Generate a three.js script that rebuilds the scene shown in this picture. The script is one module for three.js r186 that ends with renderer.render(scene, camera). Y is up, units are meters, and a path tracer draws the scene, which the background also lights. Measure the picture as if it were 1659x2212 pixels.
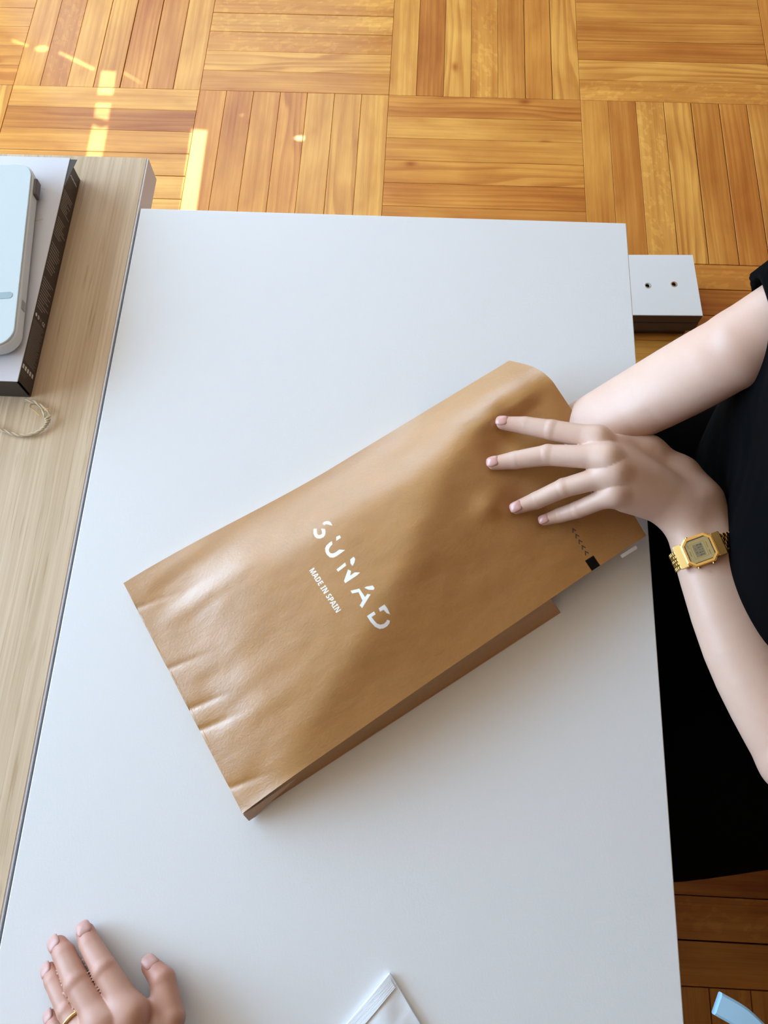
import * as THREE from 'three';
import { mergeGeometries } from 'three/addons/utils/BufferGeometryUtils.js';
import { RoundedBoxGeometry } from 'three/addons/geometries/RoundedBoxGeometry.js';
import { RectAreaLightUniformsLib } from 'three/addons/lights/RectAreaLightUniformsLib.js';

// ---------------------------------------------------------------- camera, sky, sun, exposure
const scene = new THREE.Scene();
const camera = new THREE.PerspectiveCamera(65.3327, 1659 / 2212, 0.02, 60);
camera.position.set(0, 1.54, 0);
camera.rotation.set(-1.2135, 0.0768, -0.0314, 'YXZ');
scene.add(camera);
const renderer = new THREE.WebGLRenderer({ antialias: true });
renderer.toneMapping = THREE.LinearToneMapping;
renderer.toneMappingExposure = 1.6;
renderer.shadowMap.enabled = true;
const SKY = new THREE.Color().setRGB(0.65, 0.945, 1.29);
scene.background = SKY.clone();
scene.backgroundIntensity = 2.6;
// the room, its two windows, and the daylight that each window lets in
const X0 = -2.4, X1 = 3.4, Z0 = -3.4, Z1 = 4.6, CH = 3.1, WT = 0.2;
const WL = { z0: -2.5, z1: 0.60, y0: 0.85, y1: 2.3 }, WB = { x0: -2.05, x1: -0.24, y0: 0.95, y1: 2.85 };
RectAreaLightUniformsLib.init();
for (const [name, nits, w, h, at, to] of [['daylight_left_window', 5.0, WL.z1 - WL.z0, WL.y1 - WL.y0, [X0 - 0.06, (WL.y0 + WL.y1) / 2, (WL.z0 + WL.z1) / 2], [0, (WL.y0 + WL.y1) / 2, (WL.z0 + WL.z1) / 2]], ['daylight_far_window', 1.5, WB.x1 - WB.x0, WB.y1 - WB.y0, [(WB.x0 + WB.x1) / 2, (WB.y0 + WB.y1) / 2, Z0 - 0.06], [(WB.x0 + WB.x1) / 2, (WB.y0 + WB.y1) / 2, 0]]]) {
  const l = new THREE.RectAreaLight(SKY, nits, w - 0.1, h - 0.1); l.name = name; l.position.set(...at); l.lookAt(...to); scene.add(l);
}
const SUN_TAN = 1.1918;                                   // sun 50 degrees up, straight beyond the far window
const sun = new THREE.DirectionalLight(new THREE.Color().setRGB(1, 0.86, 0.62), 10);
sun.name = 'sun';
sun.position.set(0, 6 * SUN_TAN, -6); sun.target.position.set(0, 0, 0);
sun.castShadow = true; sun.shadow.radius = 0.3; sun.shadow.mapSize.set(2048, 2048);
Object.assign(sun.shadow.camera, { left: -3, right: 3, top: 4, bottom: -4, near: 0.1, far: 20 });
scene.add(sun, sun.target);

// ---------------------------------------------------------------- helpers
let seed = 20240611;
const rnd = () => { seed = (seed + 0x6d2b79f5) | 0; let t = Math.imul(seed ^ (seed >>> 15), 1 | seed); t = (t + Math.imul(t ^ (t >>> 7), 61 | t)) ^ t; return ((t ^ (t >>> 14)) >>> 0) / 4294967296; };
const rr = (a, b) => a + (b - a) * rnd();
const clamp = (x, a = 0, b = 1) => Math.min(b, Math.max(a, x)), lerp = (a, b, t) => a + (b - a) * t;
const smooth = (a, b, x) => { const t = clamp((x - a) / (b - a)); return t * t * (3 - 2 * t); };
const PERM = new Uint8Array(512); { const p = [...Array(256).keys()]; for (let i = 255; i > 0; i--) { const j = Math.floor(rnd() * (i + 1)); [p[i], p[j]] = [p[j], p[i]]; } for (let i = 0; i < 512; i++) PERM[i] = p[i & 255]; }
function noise2(x, y) {                                   // value noise, -1..1
  const ix = Math.floor(x), iy = Math.floor(y), fx = x - ix, fy = y - iy, u = fx * fx * (3 - 2 * fx), v = fy * fy * (3 - 2 * fy);
  const h = (a, b) => PERM[(PERM[a & 255] + b) & 255] / 127.5 - 1;
  return lerp(lerp(h(ix, iy), h(ix + 1, iy), u), lerp(h(ix, iy + 1), h(ix + 1, iy + 1), u), v);
}
const fbm = (x, y, o = 4) => { let s = 0, a = 0.5; for (let i = 0; i < o; i++) { s += a * noise2(x, y); x = x * 2.03 + 17.1; y = y * 2.03 + 5.3; a *= 0.5; } return s; };
const taken = new Map();
function numbered(name) { const n = taken.get(name) ?? 0; taken.set(name, n + 1); return n ? name + '_' + String(n).padStart(3, '0') : name; }
function tag(o, label, category, group) { Object.assign(o.userData, { label, category }); if (group) o.userData.group = group; return o; }
function thing(name, label, category, pos = [0, 0, 0]) { const o = new THREE.Group(); o.name = numbered(name); o.position.set(...pos); scene.add(o); return tag(o, label, category); }
function part(name, geo, mat, parent, label) {
  const m = new THREE.Mesh(geo, mat); m.name = name; m.castShadow = m.receiveShadow = true;
  if (label) m.userData.label = label;
  parent.add(m); return m;
}
function struct(name, geo, mat, parent = scene) { const m = part(name, geo, mat, parent); if (parent === scene) m.userData.kind = 'structure'; return m; }
const box = (w, h, d, x = 0, y = 0, z = 0) => new THREE.BoxGeometry(w, h, d).translate(x, y, z);
const rbox = (w, h, d, r, x = 0, y = 0, z = 0, s = 3) => new RoundedBoxGeometry(w, h, d, s, r).translate(x, y, z);
const merge = (l) => mergeGeometries(l.map((g) => { g = g.index ? g.toNonIndexed() : g; for (const k of Object.keys(g.attributes)) if (!['position', 'normal', 'uv'].includes(k)) g.deleteAttribute(k); return g; }));
const RGB = (r, g, b) => new THREE.Color().setRGB(r, g, b);
const std = (color, roughness = 0.6, extra = {}) => new THREE.MeshPhysicalMaterial({ color, roughness, ...extra });
function dataTex(w, h, fn, srgb = true, repeat = true) {
  const d = new Uint8Array(w * h * 4), c = [0, 0, 0];
  for (let y = 0; y < h; y++) for (let x = 0; x < w; x++) { fn(x / w, y / h, c, x, y); const i = (y * w + x) * 4; d[i] = clamp(c[0], 0, 255); d[i + 1] = clamp(c[1], 0, 255); d[i + 2] = clamp(c[2], 0, 255); d[i + 3] = 255; }
  const t = new THREE.DataTexture(d, w, h); t.magFilter = THREE.LinearFilter; t.minFilter = THREE.LinearMipmapLinearFilter; t.generateMipmaps = true;
  if (srgb) t.colorSpace = THREE.SRGBColorSpace;
  if (repeat) t.wrapS = t.wrapT = THREE.RepeatWrapping;
  t.needsUpdate = true; return t;
}
function canvasTex(w, h, draw) {
  const c = document.createElement('canvas'); c.width = w; c.height = h; draw(c.getContext('2d'), w, h);
  const t = new THREE.CanvasTexture(c); t.colorSpace = THREE.SRGBColorSpace; return t;
}
const spline = (knots) => (x) => {                        // smooth line through [x, y] knots
  if (x <= knots[0][0]) return knots[0][1];
  for (let i = 1; i < knots.length; i++) if (x <= knots[i][0]) {
    const [x0, y0] = knots[i - 1], [x1, y1] = knots[i], t = (x - x0) / (x1 - x0), h = x1 - x0;
    const s = (k) => (k <= 0 ? (knots[1][1] - knots[0][1]) / (knots[1][0] - knots[0][0]) : k >= knots.length - 1 ? (knots.at(-1)[1] - knots.at(-2)[1]) / (knots.at(-1)[0] - knots.at(-2)[0]) : (knots[k + 1][1] - knots[k - 1][1]) / (knots[k + 1][0] - knots[k - 1][0]));
    const t2 = t * t, t3 = t2 * t;
    return (2 * t3 - 3 * t2 + 1) * y0 + (t3 - 2 * t2 + t) * h * s(i - 1) + (-2 * t3 + 3 * t2) * y1 + (t3 - t2) * h * s(i);
  }
  return knots.at(-1)[1];
};
// signed distance pieces and a surface-net mesher
const cap = (a, b, ra, rb = ra) => ({ a, d: [b[0] - a[0], b[1] - a[1], b[2] - a[2]], l: (b[0] - a[0]) ** 2 + (b[1] - a[1]) ** 2 + (b[2] - a[2]) ** 2 || 1e-12, ra, rb });
const capD = (c, x, y, z) => { const px = x - c.a[0], py = y - c.a[1], pz = z - c.a[2], t = clamp((px * c.d[0] + py * c.d[1] + pz * c.d[2]) / c.l); return Math.hypot(px - t * c.d[0], py - t * c.d[1], pz - t * c.d[2]) - lerp(c.ra, c.rb, t); };
const ell = (x, y, z, c, r) => { const a = (x - c[0]) / r[0], b = (y - c[1]) / r[1], d = (z - c[2]) / r[2], k = Math.hypot(a, b, d); return (k - 1) * Math.min(...r) * 0.9; };
const smin = (a, b, k) => { const h = Math.max(k - Math.abs(a - b), 0) / k; return Math.min(a, b) - h * h * k * 0.25; };
const chain = (list, k) => (x, y, z) => { let d = 1e3; for (const c of list) d = smin(d, capD(c, x, y, z), k); return d; };
function meshField(f, lo, hi, h, tint) {
  const B = 8, n = [0, 1, 2].map((i) => Math.ceil((hi[i] - lo[i]) / h / B) * B + 1), [nx, ny, nz] = n, V = new Float32Array(nx * ny * nz).fill(1), at = (i, j, k) => (k * ny + j) * nx + i;
  for (let bk = 0; bk < nz; bk += B) for (let bj = 0; bj < ny; bj += B) for (let bi = 0; bi < nx; bi += B) {
    const d = f(lo[0] + (bi + B / 2) * h, lo[1] + (bj + B / 2) * h, lo[2] + (bk + B / 2) * h), far = Math.abs(d) > B * h * 1.35;
    for (let k = bk; k < Math.min(bk + B, nz); k++) for (let j = bj; j < Math.min(bj + B, ny); j++) for (let i = bi; i < Math.min(bi + B, nx); i++) V[at(i, j, k)] = far ? d : f(lo[0] + i * h, lo[1] + j * h, lo[2] + k * h);
  }
  const cell = new Int32Array(nx * ny * nz).fill(-1), pos = [], idx = [];
  const C = [[0, 0, 0], [1, 0, 0], [0, 1, 0], [1, 1, 0], [0, 0, 1], [1, 0, 1], [0, 1, 1], [1, 1, 1]], E = [[0, 1], [2, 3], [4, 5], [6, 7], [0, 2], [1, 3], [4, 6], [5, 7], [0, 4], [1, 5], [2, 6], [3, 7]];
  for (let k = 0; k < nz - 1; k++) for (let j = 0; j < ny - 1; j++) for (let i = 0; i < nx - 1; i++) {
    let mask = 0; const v = C.map((c, q) => { const w = V[at(i + c[0], j + c[1], k + c[2])]; if (w < 0) mask |= 1 << q; return w; });
    if (mask === 0 || mask === 255) continue;
    let x = 0, y = 0, z = 0, m = 0;
    for (const [p, q] of E) if ((v[p] < 0) !== (v[q] < 0)) { const t = v[p] / (v[p] - v[q]); x += lerp(C[p][0], C[q][0], t); y += lerp(C[p][1], C[q][1], t); z += lerp(C[p][2], C[q][2], t); m++; }
    cell[at(i, j, k)] = pos.length / 3; pos.push(lo[0] + (i + x / m) * h, lo[1] + (j + y / m) * h, lo[2] + (k + z / m) * h);
  }
  for (let k = 1; k < nz - 1; k++) for (let j = 1; j < ny - 1; j++) for (let i = 1; i < nx - 1; i++) {
    const s = V[at(i, j, k)] < 0;
    const quad = (a, b, c, d, flip) => { if (a < 0 || b < 0 || c < 0 || d < 0) return; flip ? idx.push(a, c, b, a, d, c) : idx.push(a, b, c, a, c, d); };
    if (s !== V[at(i + 1, j, k)] < 0) quad(cell[at(i, j - 1, k - 1)], cell[at(i, j, k - 1)], cell[at(i, j, k)], cell[at(i, j - 1, k)], !s);
    if (s !== V[at(i, j + 1, k)] < 0) quad(cell[at(i - 1, j, k - 1)], cell[at(i - 1, j, k)], cell[at(i, j, k)], cell[at(i, j, k - 1)], !s);
    if (s !== V[at(i, j, k + 1)] < 0) quad(cell[at(i - 1, j - 1, k)], cell[at(i, j - 1, k)], cell[at(i, j, k)], cell[at(i - 1, j, k)], !s);
  }
  const nor = new Float32Array(pos.length), col = new Float32Array(pos.length), e = h * 0.5, c = [1, 1, 1];
  for (let i = 0; i < pos.length; i += 3) {
    const [x, y, z] = [pos[i], pos[i + 1], pos[i + 2]], a = f(x + e, y, z) - f(x - e, y, z), b = f(x, y + e, z) - f(x, y - e, z), d = f(x, y, z + e) - f(x, y, z - e), l = Math.hypot(a, b, d) || 1;
    nor[i] = a / l; nor[i + 1] = b / l; nor[i + 2] = d / l;
    if (tint) tint(x, y, z, c, nor[i], nor[i + 1], nor[i + 2]);
    col.set(c, i);
  }
  const g = new THREE.BufferGeometry();
  g.setAttribute('position', new THREE.Float32BufferAttribute(pos, 3)); g.setAttribute('normal', new THREE.BufferAttribute(nor, 3)); g.setAttribute('color', new THREE.BufferAttribute(col, 3)); g.setIndex(idx);
  return g;
}
const V3 = (a) => new THREE.Vector3(...a);
const add3 = (a, b, s = 1) => [a[0] + b[0] * s, a[1] + b[1] * s, a[2] + b[2] * s];
const mix3 = (a, b, t) => [lerp(a[0], b[0], t), lerp(a[1], b[1], t), lerp(a[2], b[2], t)];
// a strip swept along a curve with an arbitrary closed profile [[u, v], ...]; frames kept upright
function sweep(points, profile, up = [0, 1, 0], closed = false, capEnds = true) {
  const pos = [], idx = [], n = points.length, m = profile.length, U = V3(up);
  for (let i = 0; i < n; i++) {
    const a = V3(points[closed ? (i + n - 1) % n : Math.max(0, i - 1)]), b = V3(points[closed ? (i + 1) % n : Math.min(n - 1, i + 1)]), t = b.sub(a).normalize(), s = new THREE.Vector3().crossVectors(t, U).normalize(), w = new THREE.Vector3().crossVectors(s, t);
    for (const [p, q] of profile) pos.push(points[i][0] + s.x * p + w.x * q, points[i][1] + s.y * p + w.y * q, points[i][2] + s.z * p + w.z * q);
  }
  for (let i = 0; i < (closed ? n : n - 1); i++) for (let j = 0; j < m; j++) { const a = i * m + j, b = i * m + (j + 1) % m, i2 = (i + 1) % n, c = i2 * m + (j + 1) % m, d = i2 * m + j; idx.push(a, b, c, a, c, d); }
  if (!closed && capEnds) for (let j = 1; j < m - 1; j++) { idx.push(0, j + 1, j); const o = (n - 1) * m; idx.push(o, o + j, o + j + 1); }
  const g = new THREE.BufferGeometry(); g.setAttribute('position', new THREE.Float32BufferAttribute(pos, 3)); g.setIndex(idx);
  const f = g.toNonIndexed(); f.computeVertexNormals(); f.setAttribute('uv', new THREE.Float32BufferAttribute(new Float32Array(f.attributes.position.count * 2), 2)); return f;
}
const circle = (r, n = 8, rv = r) => [...Array(n)].map((_, i) => [r * Math.cos(i / n * 2 * Math.PI), rv * Math.sin(i / n * 2 * Math.PI)]);
const curvePts = (pts, n) => new THREE.CatmullRomCurve3(pts.map(V3)).getPoints(n).map((p) => p.toArray());

// ---------------------------------------------------------------- room
const M = {};
M.wall = std(RGB(0.66, 0.46, 0.27), 0.9);
M.ceiling = std(RGB(0.84, 0.64, 0.42), 0.9);
M.subfloor = std(RGB(0.05, 0.022, 0.008), 0.9);
M.frame = std(RGB(0.75, 0.73, 0.7), 0.45);
M.glass = std(RGB(1, 1, 1), 0.0, { transmission: 1, thickness: 0, ior: 1.45 });
M.ground = std(RGB(0.22, 0.22, 0.2), 0.95);
M.awning = std(RGB(0.32, 0.25, 0.18), 0.8);
struct('wall_left', merge([box(WT, CH, WL.z0 - Z0, X0 - WT / 2, CH / 2, (Z0 + WL.z0) / 2), box(WT, CH, Z1 - WL.z1, X0 - WT / 2, CH / 2, (Z1 + WL.z1) / 2), box(WT, WL.y0, WL.z1 - WL.z0, X0 - WT / 2, WL.y0 / 2, (WL.z0 + WL.z1) / 2), box(WT, CH - WL.y1, WL.z1 - WL.z0, X0 - WT / 2, (CH + WL.y1) / 2, (WL.z0 + WL.z1) / 2)]), M.wall);
struct('wall_back', merge([box(WB.x0 - X0 + WT, CH, WT, (X0 - WT + WB.x0) / 2, CH / 2, Z0 - WT / 2), box(X1 + WT - WB.x1, CH, WT, (X1 + WT + WB.x1) / 2, CH / 2, Z0 - WT / 2), box(WB.x1 - WB.x0, WB.y0, WT, (WB.x0 + WB.x1) / 2, WB.y0 / 2, Z0 - WT / 2), box(WB.x1 - WB.x0, CH - WB.y1, WT, (WB.x0 + WB.x1) / 2, (CH + WB.y1) / 2, Z0 - WT / 2)]), M.wall);
struct('wall_right', box(WT, CH, Z1 - Z0, X1 + WT / 2, CH / 2, (Z0 + Z1) / 2), M.wall);
struct('wall_front', box(X1 - X0 + 2 * WT, CH, WT, 0, CH / 2, Z1 + WT / 2), M.wall);
struct('ceiling', box(X1 - X0 + 2 * WT, 0.2, Z1 - Z0 + 2 * WT, 0, CH + 0.1, (Z0 + Z1) / 2), M.ceiling);
struct('outdoor_ground', box(60, 0.2, 60, 0, -3.4, 0), M.ground);
function windowUnit(name, w, h, mid, turn) {
  const g = new THREE.Group(); g.name = name; g.userData.kind = 'structure'; g.position.set(...mid); g.rotation.y = turn; scene.add(g);
  const t = 0.05;
  part('window_frame', merge([box(w, t, 0.06, 0, h / 2 - t / 2), box(w, t, 0.06, 0, -h / 2 + t / 2), box(t, h - 2 * t, 0.06, -w / 2 + t / 2), box(t, h - 2 * t, 0.06, w / 2 - t / 2), box(t * 0.9, h - 2 * t, 0.055)]), M.frame, g);
  for (const s of [-1, 1]) part('pane', box(w / 2 - t * 1.45, h - 2 * t, 0.004, s * (w / 4 - t * 0.275), 0, 0), M.glass, g);
  part('window_sill', rbox(w, 0.03, 0.16, 0.006, 0, -h / 2 + 0.015 - 0.03, 0.1), M.frame, g);
}
windowUnit('window_1', WL.z1 - WL.z0, WL.y1 - WL.y0, [X0 - 0.14, (WL.y0 + WL.y1) / 2, (WL.z0 + WL.z1) / 2], Math.PI / 2);
windowUnit('window_2', WB.x1 - WB.x0, WB.y1 - WB.y0, [(WB.x0 + WB.x1) / 2, (WB.y0 + WB.y1) / 2, Z0 - 0.14], 0);
{ // worn board awning over the far window: sun comes through the gaps and holes in it and lands on the floor
  const AY = 2.9, off = AY / SUN_TAN, s = new THREE.Shape(), q = (x, z) => [x, -(z - off)];
  s.moveTo(-2.6, 3.6); s.lineTo(0.5, 3.6); s.lineTo(0.5, 6.2); s.lineTo(-2.6, 6.2); s.closePath();
  const hole = (pts) => { const p = new THREE.Path(); pts.forEach(([x, z], i) => (i ? p.lineTo(...q(x, z)) : p.moveTo(...q(x, z)))); p.closePath(); s.holes.push(p); };
  const oval = (x, z, a, b) => hole([...Array(14)].map((_, i) => [x + a * Math.cos(i / 7 * Math.PI), z + b * Math.sin(i / 7 * Math.PI)]));
  hole([[-0.838, -1.776], [-0.800, -1.776], [-0.794, -1.685], [-0.834, -1.685]]);
  hole([[-0.833, -1.665], [-0.795, -1.665], [-0.792, -1.600], [-0.830, -1.612]]);
  hole([[-0.829, -1.596], [-0.808, -1.585], [-0.790, -1.592], [-0.785, -1.30], [-0.822, -1.30]]);
  hole([[-0.577, -1.588], [-0.537, -1.586], [-0.532, -1.31], [-0.571, -1.31]]);
  oval(-1.01, -1.845, 0.020, 0.016); oval(-0.30, -1.565, 0.018, 0.012); oval(-0.455, -1.635, 0.012, 0.006);
  hole([[-1.10, -1.866], [-1.095, -1.880], [-1.045, -1.860], [-1.05, -1.846]]);
  hole([[-0.965, -1.826], [-0.96, -1.842], [-0.855, -1.784], [-0.86, -1.768]]);
  hole([[-0.785, -1.765], [-0.780, -1.776], [-0.722, -1.735], [-0.727, -1.727]]);
  struct('awning', new THREE.ExtrudeGeometry(s, { depth: 0.012, bevelEnabled: false }).rotateX(-Math.PI / 2).translate(0, AY, 0), M.awning);
}

// ---------------------------------------------------------------- parquet
function plankTexture(style) {                             // 1.0 m along x by 0.25 m across
  return dataTex(2048, 512, (u, v, c) => {
    const x = u * 1.0, y = v * 0.25, o = style * 31.7;
    const warp = fbm(x * 1.9 + o, y * 7 + o, 3) * (style === 1 ? 0.05 : style === 2 ? 0.026 : 0.010);
    const ring = (y + warp) * (style === 1 ? 46 : 64) + 0.5 * noise2(x * 3, y * 60 + o), r = ring - Math.floor(ring);
    const late = smooth(0.25, 0.85, r) * (1 - smooth(0.88, 1, r)), amount = (style === 1 ? 0.34 : style === 2 ? 0.2 : 0.09) * (0.5 + 0.5 * smooth(-0.2, 0.3, fbm(x * 2.4 + 3 * o, y * 14, 2)));
    const fibre = fbm(x * 7 + o, y * 480, 3), streak = fbm(x * 1.3 + o, y * 42 + 3, 3), blotch = fbm(x * 8 + o, y * 26 + warp * 80, 4), wide = fbm(x * 2.6 + 5 * o, y * 10, 2);
    const pore = smooth(0.30, 0.55, fbm(x * 24 + o, y * 700 + 40, 2));
    let fleck = 0; if (style === 3) fleck = smooth(0.10, 0.30, fbm(x * 60 + o, y * 90 + x * 20, 3));
    let k = 0.26 + late * amount * 1.05 + fibre * 0.14 + streak * 0.24 + blotch * 0.25 + wide * 0.26 + pore * 0.08 - fleck * 0.14;
    for (let q = 0; q < 3; q++) { const kx = (x - 0.13 - 0.31 * q - 0.05 * style) * 70, ky = (y - 0.05 - 0.06 * ((q + style) % 3)) * 130; k += Math.exp(-(kx * kx + ky * ky)) * (q ? 0.12 : 0.6); }
    k = clamp(k, -0.3, 1.2);
    c[0] = lerp(238, 164, k); c[1] = lerp(176, 88, k); c[2] = lerp(86, 26, k);
  });
}
const plankMaps = [0, 1, 2, 3].map(plankTexture);
const plankBump = dataTex(512, 256, (u, v, c) => { const k = 128 + 70 * fbm(u * 14, v * 180, 3) + 50 * fbm(u * 6, v * 10, 3); c[0] = c[1] = c[2] = k; }, false);
const TONES = [[0.98, 0.96, 0.90], [0.93, 0.86, 0.76], [0.90, 0.79, 0.66], [0.82, 0.68, 0.56], [0.88, 0.74, 0.61], [1.04, 1.07, 1.04], [0.72, 0.58, 0.48]];
const plankMats = plankMaps.map((map) => TONES.map((t) => std(RGB(...t), 0.42, { map, bumpMap: plankBump, bumpScale: 0.0002, specularIntensity: 0.7, clearcoat: 0.22, clearcoatRoughness: 0.16 })));
const BX = 0.4868, PW = BX / 7, PH = 0.014;
function plankGeometry() {
  const L = BX - 0.0006, W = PW - 0.0006, b = 0.0007, u0 = rr(0, 0.5), v0 = rr(0, 0.175), x = L / 2, z = W / 2;
  const P = [[-x, -PH, -z], [x, -PH, -z], [x, -PH, z], [-x, -PH, z], [-x, -b, -z], [x, -b, -z], [x, -b, z], [-x, -b, z], [-x + b, 0, -z + b], [x - b, 0, -z + b], [x - b, 0, z - b], [-x + b, 0, z - b]];
  const idx = [8, 11, 10, 8, 10, 9]; for (let r = 0; r < 2; r++) for (let i = 0; i < 4; i++) { const a = r * 4 + i, d = r * 4 + (i + 1) % 4; idx.push(a, a + 4, d + 4, a, d + 4, d); }
  const g = new THREE.BufferGeometry(); g.setAttribute('position', new THREE.Float32BufferAttribute(P.flat(), 3));
  g.setAttribute('uv', new THREE.Float32BufferAttribute(P.flatMap(([a, , c]) => [u0 + a + x, (v0 + c + z) / 0.25]), 2)); g.setIndex(idx);
  const n = g.toNonIndexed(); n.computeVertexNormals(); return n;
}
const plankGeos = [...Array(14)].map(plankGeometry);
const floor = struct('floor', box(X1 - X0 + 2 * WT, 0.15, Z1 - Z0 + 2 * WT, 0, -PH - 0.075, (Z0 + Z1) / 2), M.subfloor);
const zb = (j) => (j <= 0 ? -1.7107 + BX * j : j <= 4 ? -1.7107 + [0, 0.4930, 0.9840, 1.4745, 1.9652][j] : 0.2545 + BX * (j - 4));
const loose = new Map();
// tones of the blocks that the photograph shows, plank by plank (left to right, or far to near)
const SEEN = { '0,0': [3, 0, 1, 2, 4, 3, 4], '-1,0': [4, 3, 2, 4, 0, 0, 5], '1,0': [1, 3, 5, 0, 1, 4, 1], '0,-1': [5, 3, 5, 1, 0, 2, 0], '-1,-1': [0, 0, 1, 0, 1, 0, 1], '1,-1': [1, 0, 1, 1, 2, 0, 1], '-2,0': [0, 6, 1, 0, 5, 5, 2], '-2,-1': [1, 3, 0, 0, 4, 3, 0] };
const CURL = { '-1,0': [0, 0, 0, 1, 0, 1, 0], '0,-1': [0, 2, 1, 3, 2, 0, 1] };
for (let i = -5; i <= 9; i++) for (let j = -4; j <= 13; j++) {
  const along = (((i + j) % 2) + 2) % 2 === 0, x0 = -0.0853 + BX * i, z0 = zb(j), dz = zb(j + 1) - z0;
  for (let k = 0; k < 7; k++) {
    const kx = along ? x0 + BX / 2 : x0 + (k + 0.5) * PW, kz = along ? z0 + (k + 0.5) * dz / 7 : z0 + dz / 2;
    if (kx < X0 - 0.1 || kx > X1 + 0.1 || kz < Z0 - 0.1 || kz > Z1 + 0.1) continue;
    const tone = SEEN[i + ',' + j]?.[k] ?? Math.floor(rr(0, 6)), style = CURL[i + ',' + j]?.[k] ?? [0, 0, 2, 2, 1, 3, 0][Math.floor(rr(0, 7))], mat = plankMats[style][tone];
    const m = new THREE.Mesh(plankGeos[Math.floor(rr(0, 14))], mat); m.name = 'plank';
    m.position.set(kx, rr(-0.0002, 0.0002), kz); m.rotation.set(rr(-1, 1) * 0.0025, along ? (rnd() < 0.5 ? 0 : Math.PI) : (rnd() < 0.5 ? 1 : -1) * Math.PI / 2, rr(-1, 1) * 0.0007, 'YXZ'); m.scale.z = (along ? dz / BX : 1) * (rnd() < 0.25 ? rr(0.968, 0.985) : 0.997); m.scale.x = along ? 1 : dz / BX;
    m.castShadow = m.receiveShadow = true;
    const seen = i >= -2 && i <= 2 && j >= -2 && j <= 5;
    if (seen) { m.position.y += PH - PH; floor.add(m); m.name = 'plank'; } else { m.updateMatrix(); const key = mat.uuid; if (!loose.has(key)) loose.set(key, { mat, list: [] }); loose.get(key).list.push(m.geometry.clone().applyMatrix4(m.matrix)); }
  }
}
{ const all = [...loose.values()], g = mergeGeometries(all.map((l) => mergeGeometries(l.list)), true), m = part('outlying_planks', g, all.map((l) => l.mat), floor); m.userData.kind = 'stuff'; }

// ---------------------------------------------------------------- tables
const TH = 0.74;
const laminateBump = dataTex(256, 256, (u, v, c, x, y) => { c[0] = c[1] = c[2] = 128 + 60 * noise2(x * 0.5, y * 0.5) + 40 * noise2(x * 0.21, y * 0.21); }, false);
laminateBump.repeat.set(8, 8);
M.white = std(RGB(0.80, 0.80, 0.80), 0.42, { bumpMap: laminateBump, bumpScale: 0.00006 });
M.whiteEdge = std(RGB(0.72, 0.70, 0.66), 0.5);
M.steel = std(RGB(0.6, 0.6, 0.62), 0.35, { metalness: 0.9 });
M.oak = std(RGB(1, 1, 1), 0.5, { map: dataTex(1024, 1024, (u, v, c) => {
  const x = u * 0.5, y = v * 1.0, w = fbm(x * 3, y * 1.3, 3) * 0.02, band = fbm((x + w) * 42, y * 1.1, 4), fib = fbm((x + w * 0.4) * 420, y * 5, 3), pore = smooth(0.3, 0.5, fbm((x + w * 0.3) * 520 + 9, y * 16, 2));
  const k = 0.35 + band * 0.4 + fib * 0.34 + pore * 0.3; c[0] = lerp(226, 176, k); c[1] = lerp(203, 146, k); c[2] = lerp(172, 110, k);
}) });
M.oakEdge = std(RGB(0.68, 0.58, 0.43), 0.5);
M.panel = std(RGB(0.80, 0.80, 0.86), 0.45);
{
  const t = thing('table', 'white laminate table carrying the large brown paper bag', 'table', [-0.0445, 0, -0.09]);
  const w = 0.6035, l = 1.2, th = 0.025;
  part('tabletop', rbox(w, th, l, 0.0012, 0, TH - th / 2, 0), M.white, t);
  for (const s of [-1, 1]) part('apron', box(w - 0.12, 0.05, 0.02, 0, TH - th - 0.025, s * (l / 2 - 0.09)), M.whiteEdge, t);
  part('far_panel', box(w - 0.02, TH - th - 0.06, 0.016, 0, (TH - th + 0.06) / 2, -l / 2 + 0.03), M.whiteEdge, t);
  for (const sx of [-1, 1]) for (const sz of [-1, 1]) part('leg', new THREE.CylinderGeometry(0.02, 0.017, TH - th, 20).translate(sx * (w / 2 - 0.05), (TH - th) / 2, sz * (l / 2 - 0.07)), M.steel, t);
}
{
  const t = thing('desk', 'oak-grained desk with a white side panel along the left of the white table', 'desk', [-0.7473, 0, -0.05]);
  const w = 0.797, l = 1.44, th = 0.038, g = box(w - 0.0022, th, l, -0.0011, TH - th / 2 + 0.0002, 0), p = g.attributes.position, uv = g.attributes.uv;
  for (let i = 0; i < p.count; i++) uv.setXY(i, (p.getX(i) + 0.4) / 0.5, (p.getZ(i) + 0.72) / 1.0);
  part('desktop', g, M.oak, t);
  part('edge_band', box(0.0022, th - 0.001, l, w / 2 - 0.0011, TH - th / 2, 0), M.panel, t, 'white edge band');
  for (const s of [-1, 1]) part('side_panel', box(0.018, TH - th, l - 0.16, s * (w / 2 - 0.08), (TH - th) / 2, 0), M.panel, t);
  part('back_panel', box(w - 0.18, TH - th, 0.018, 0, (TH - th) / 2, -l / 2 + 0.09), M.panel, t);
}

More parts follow.
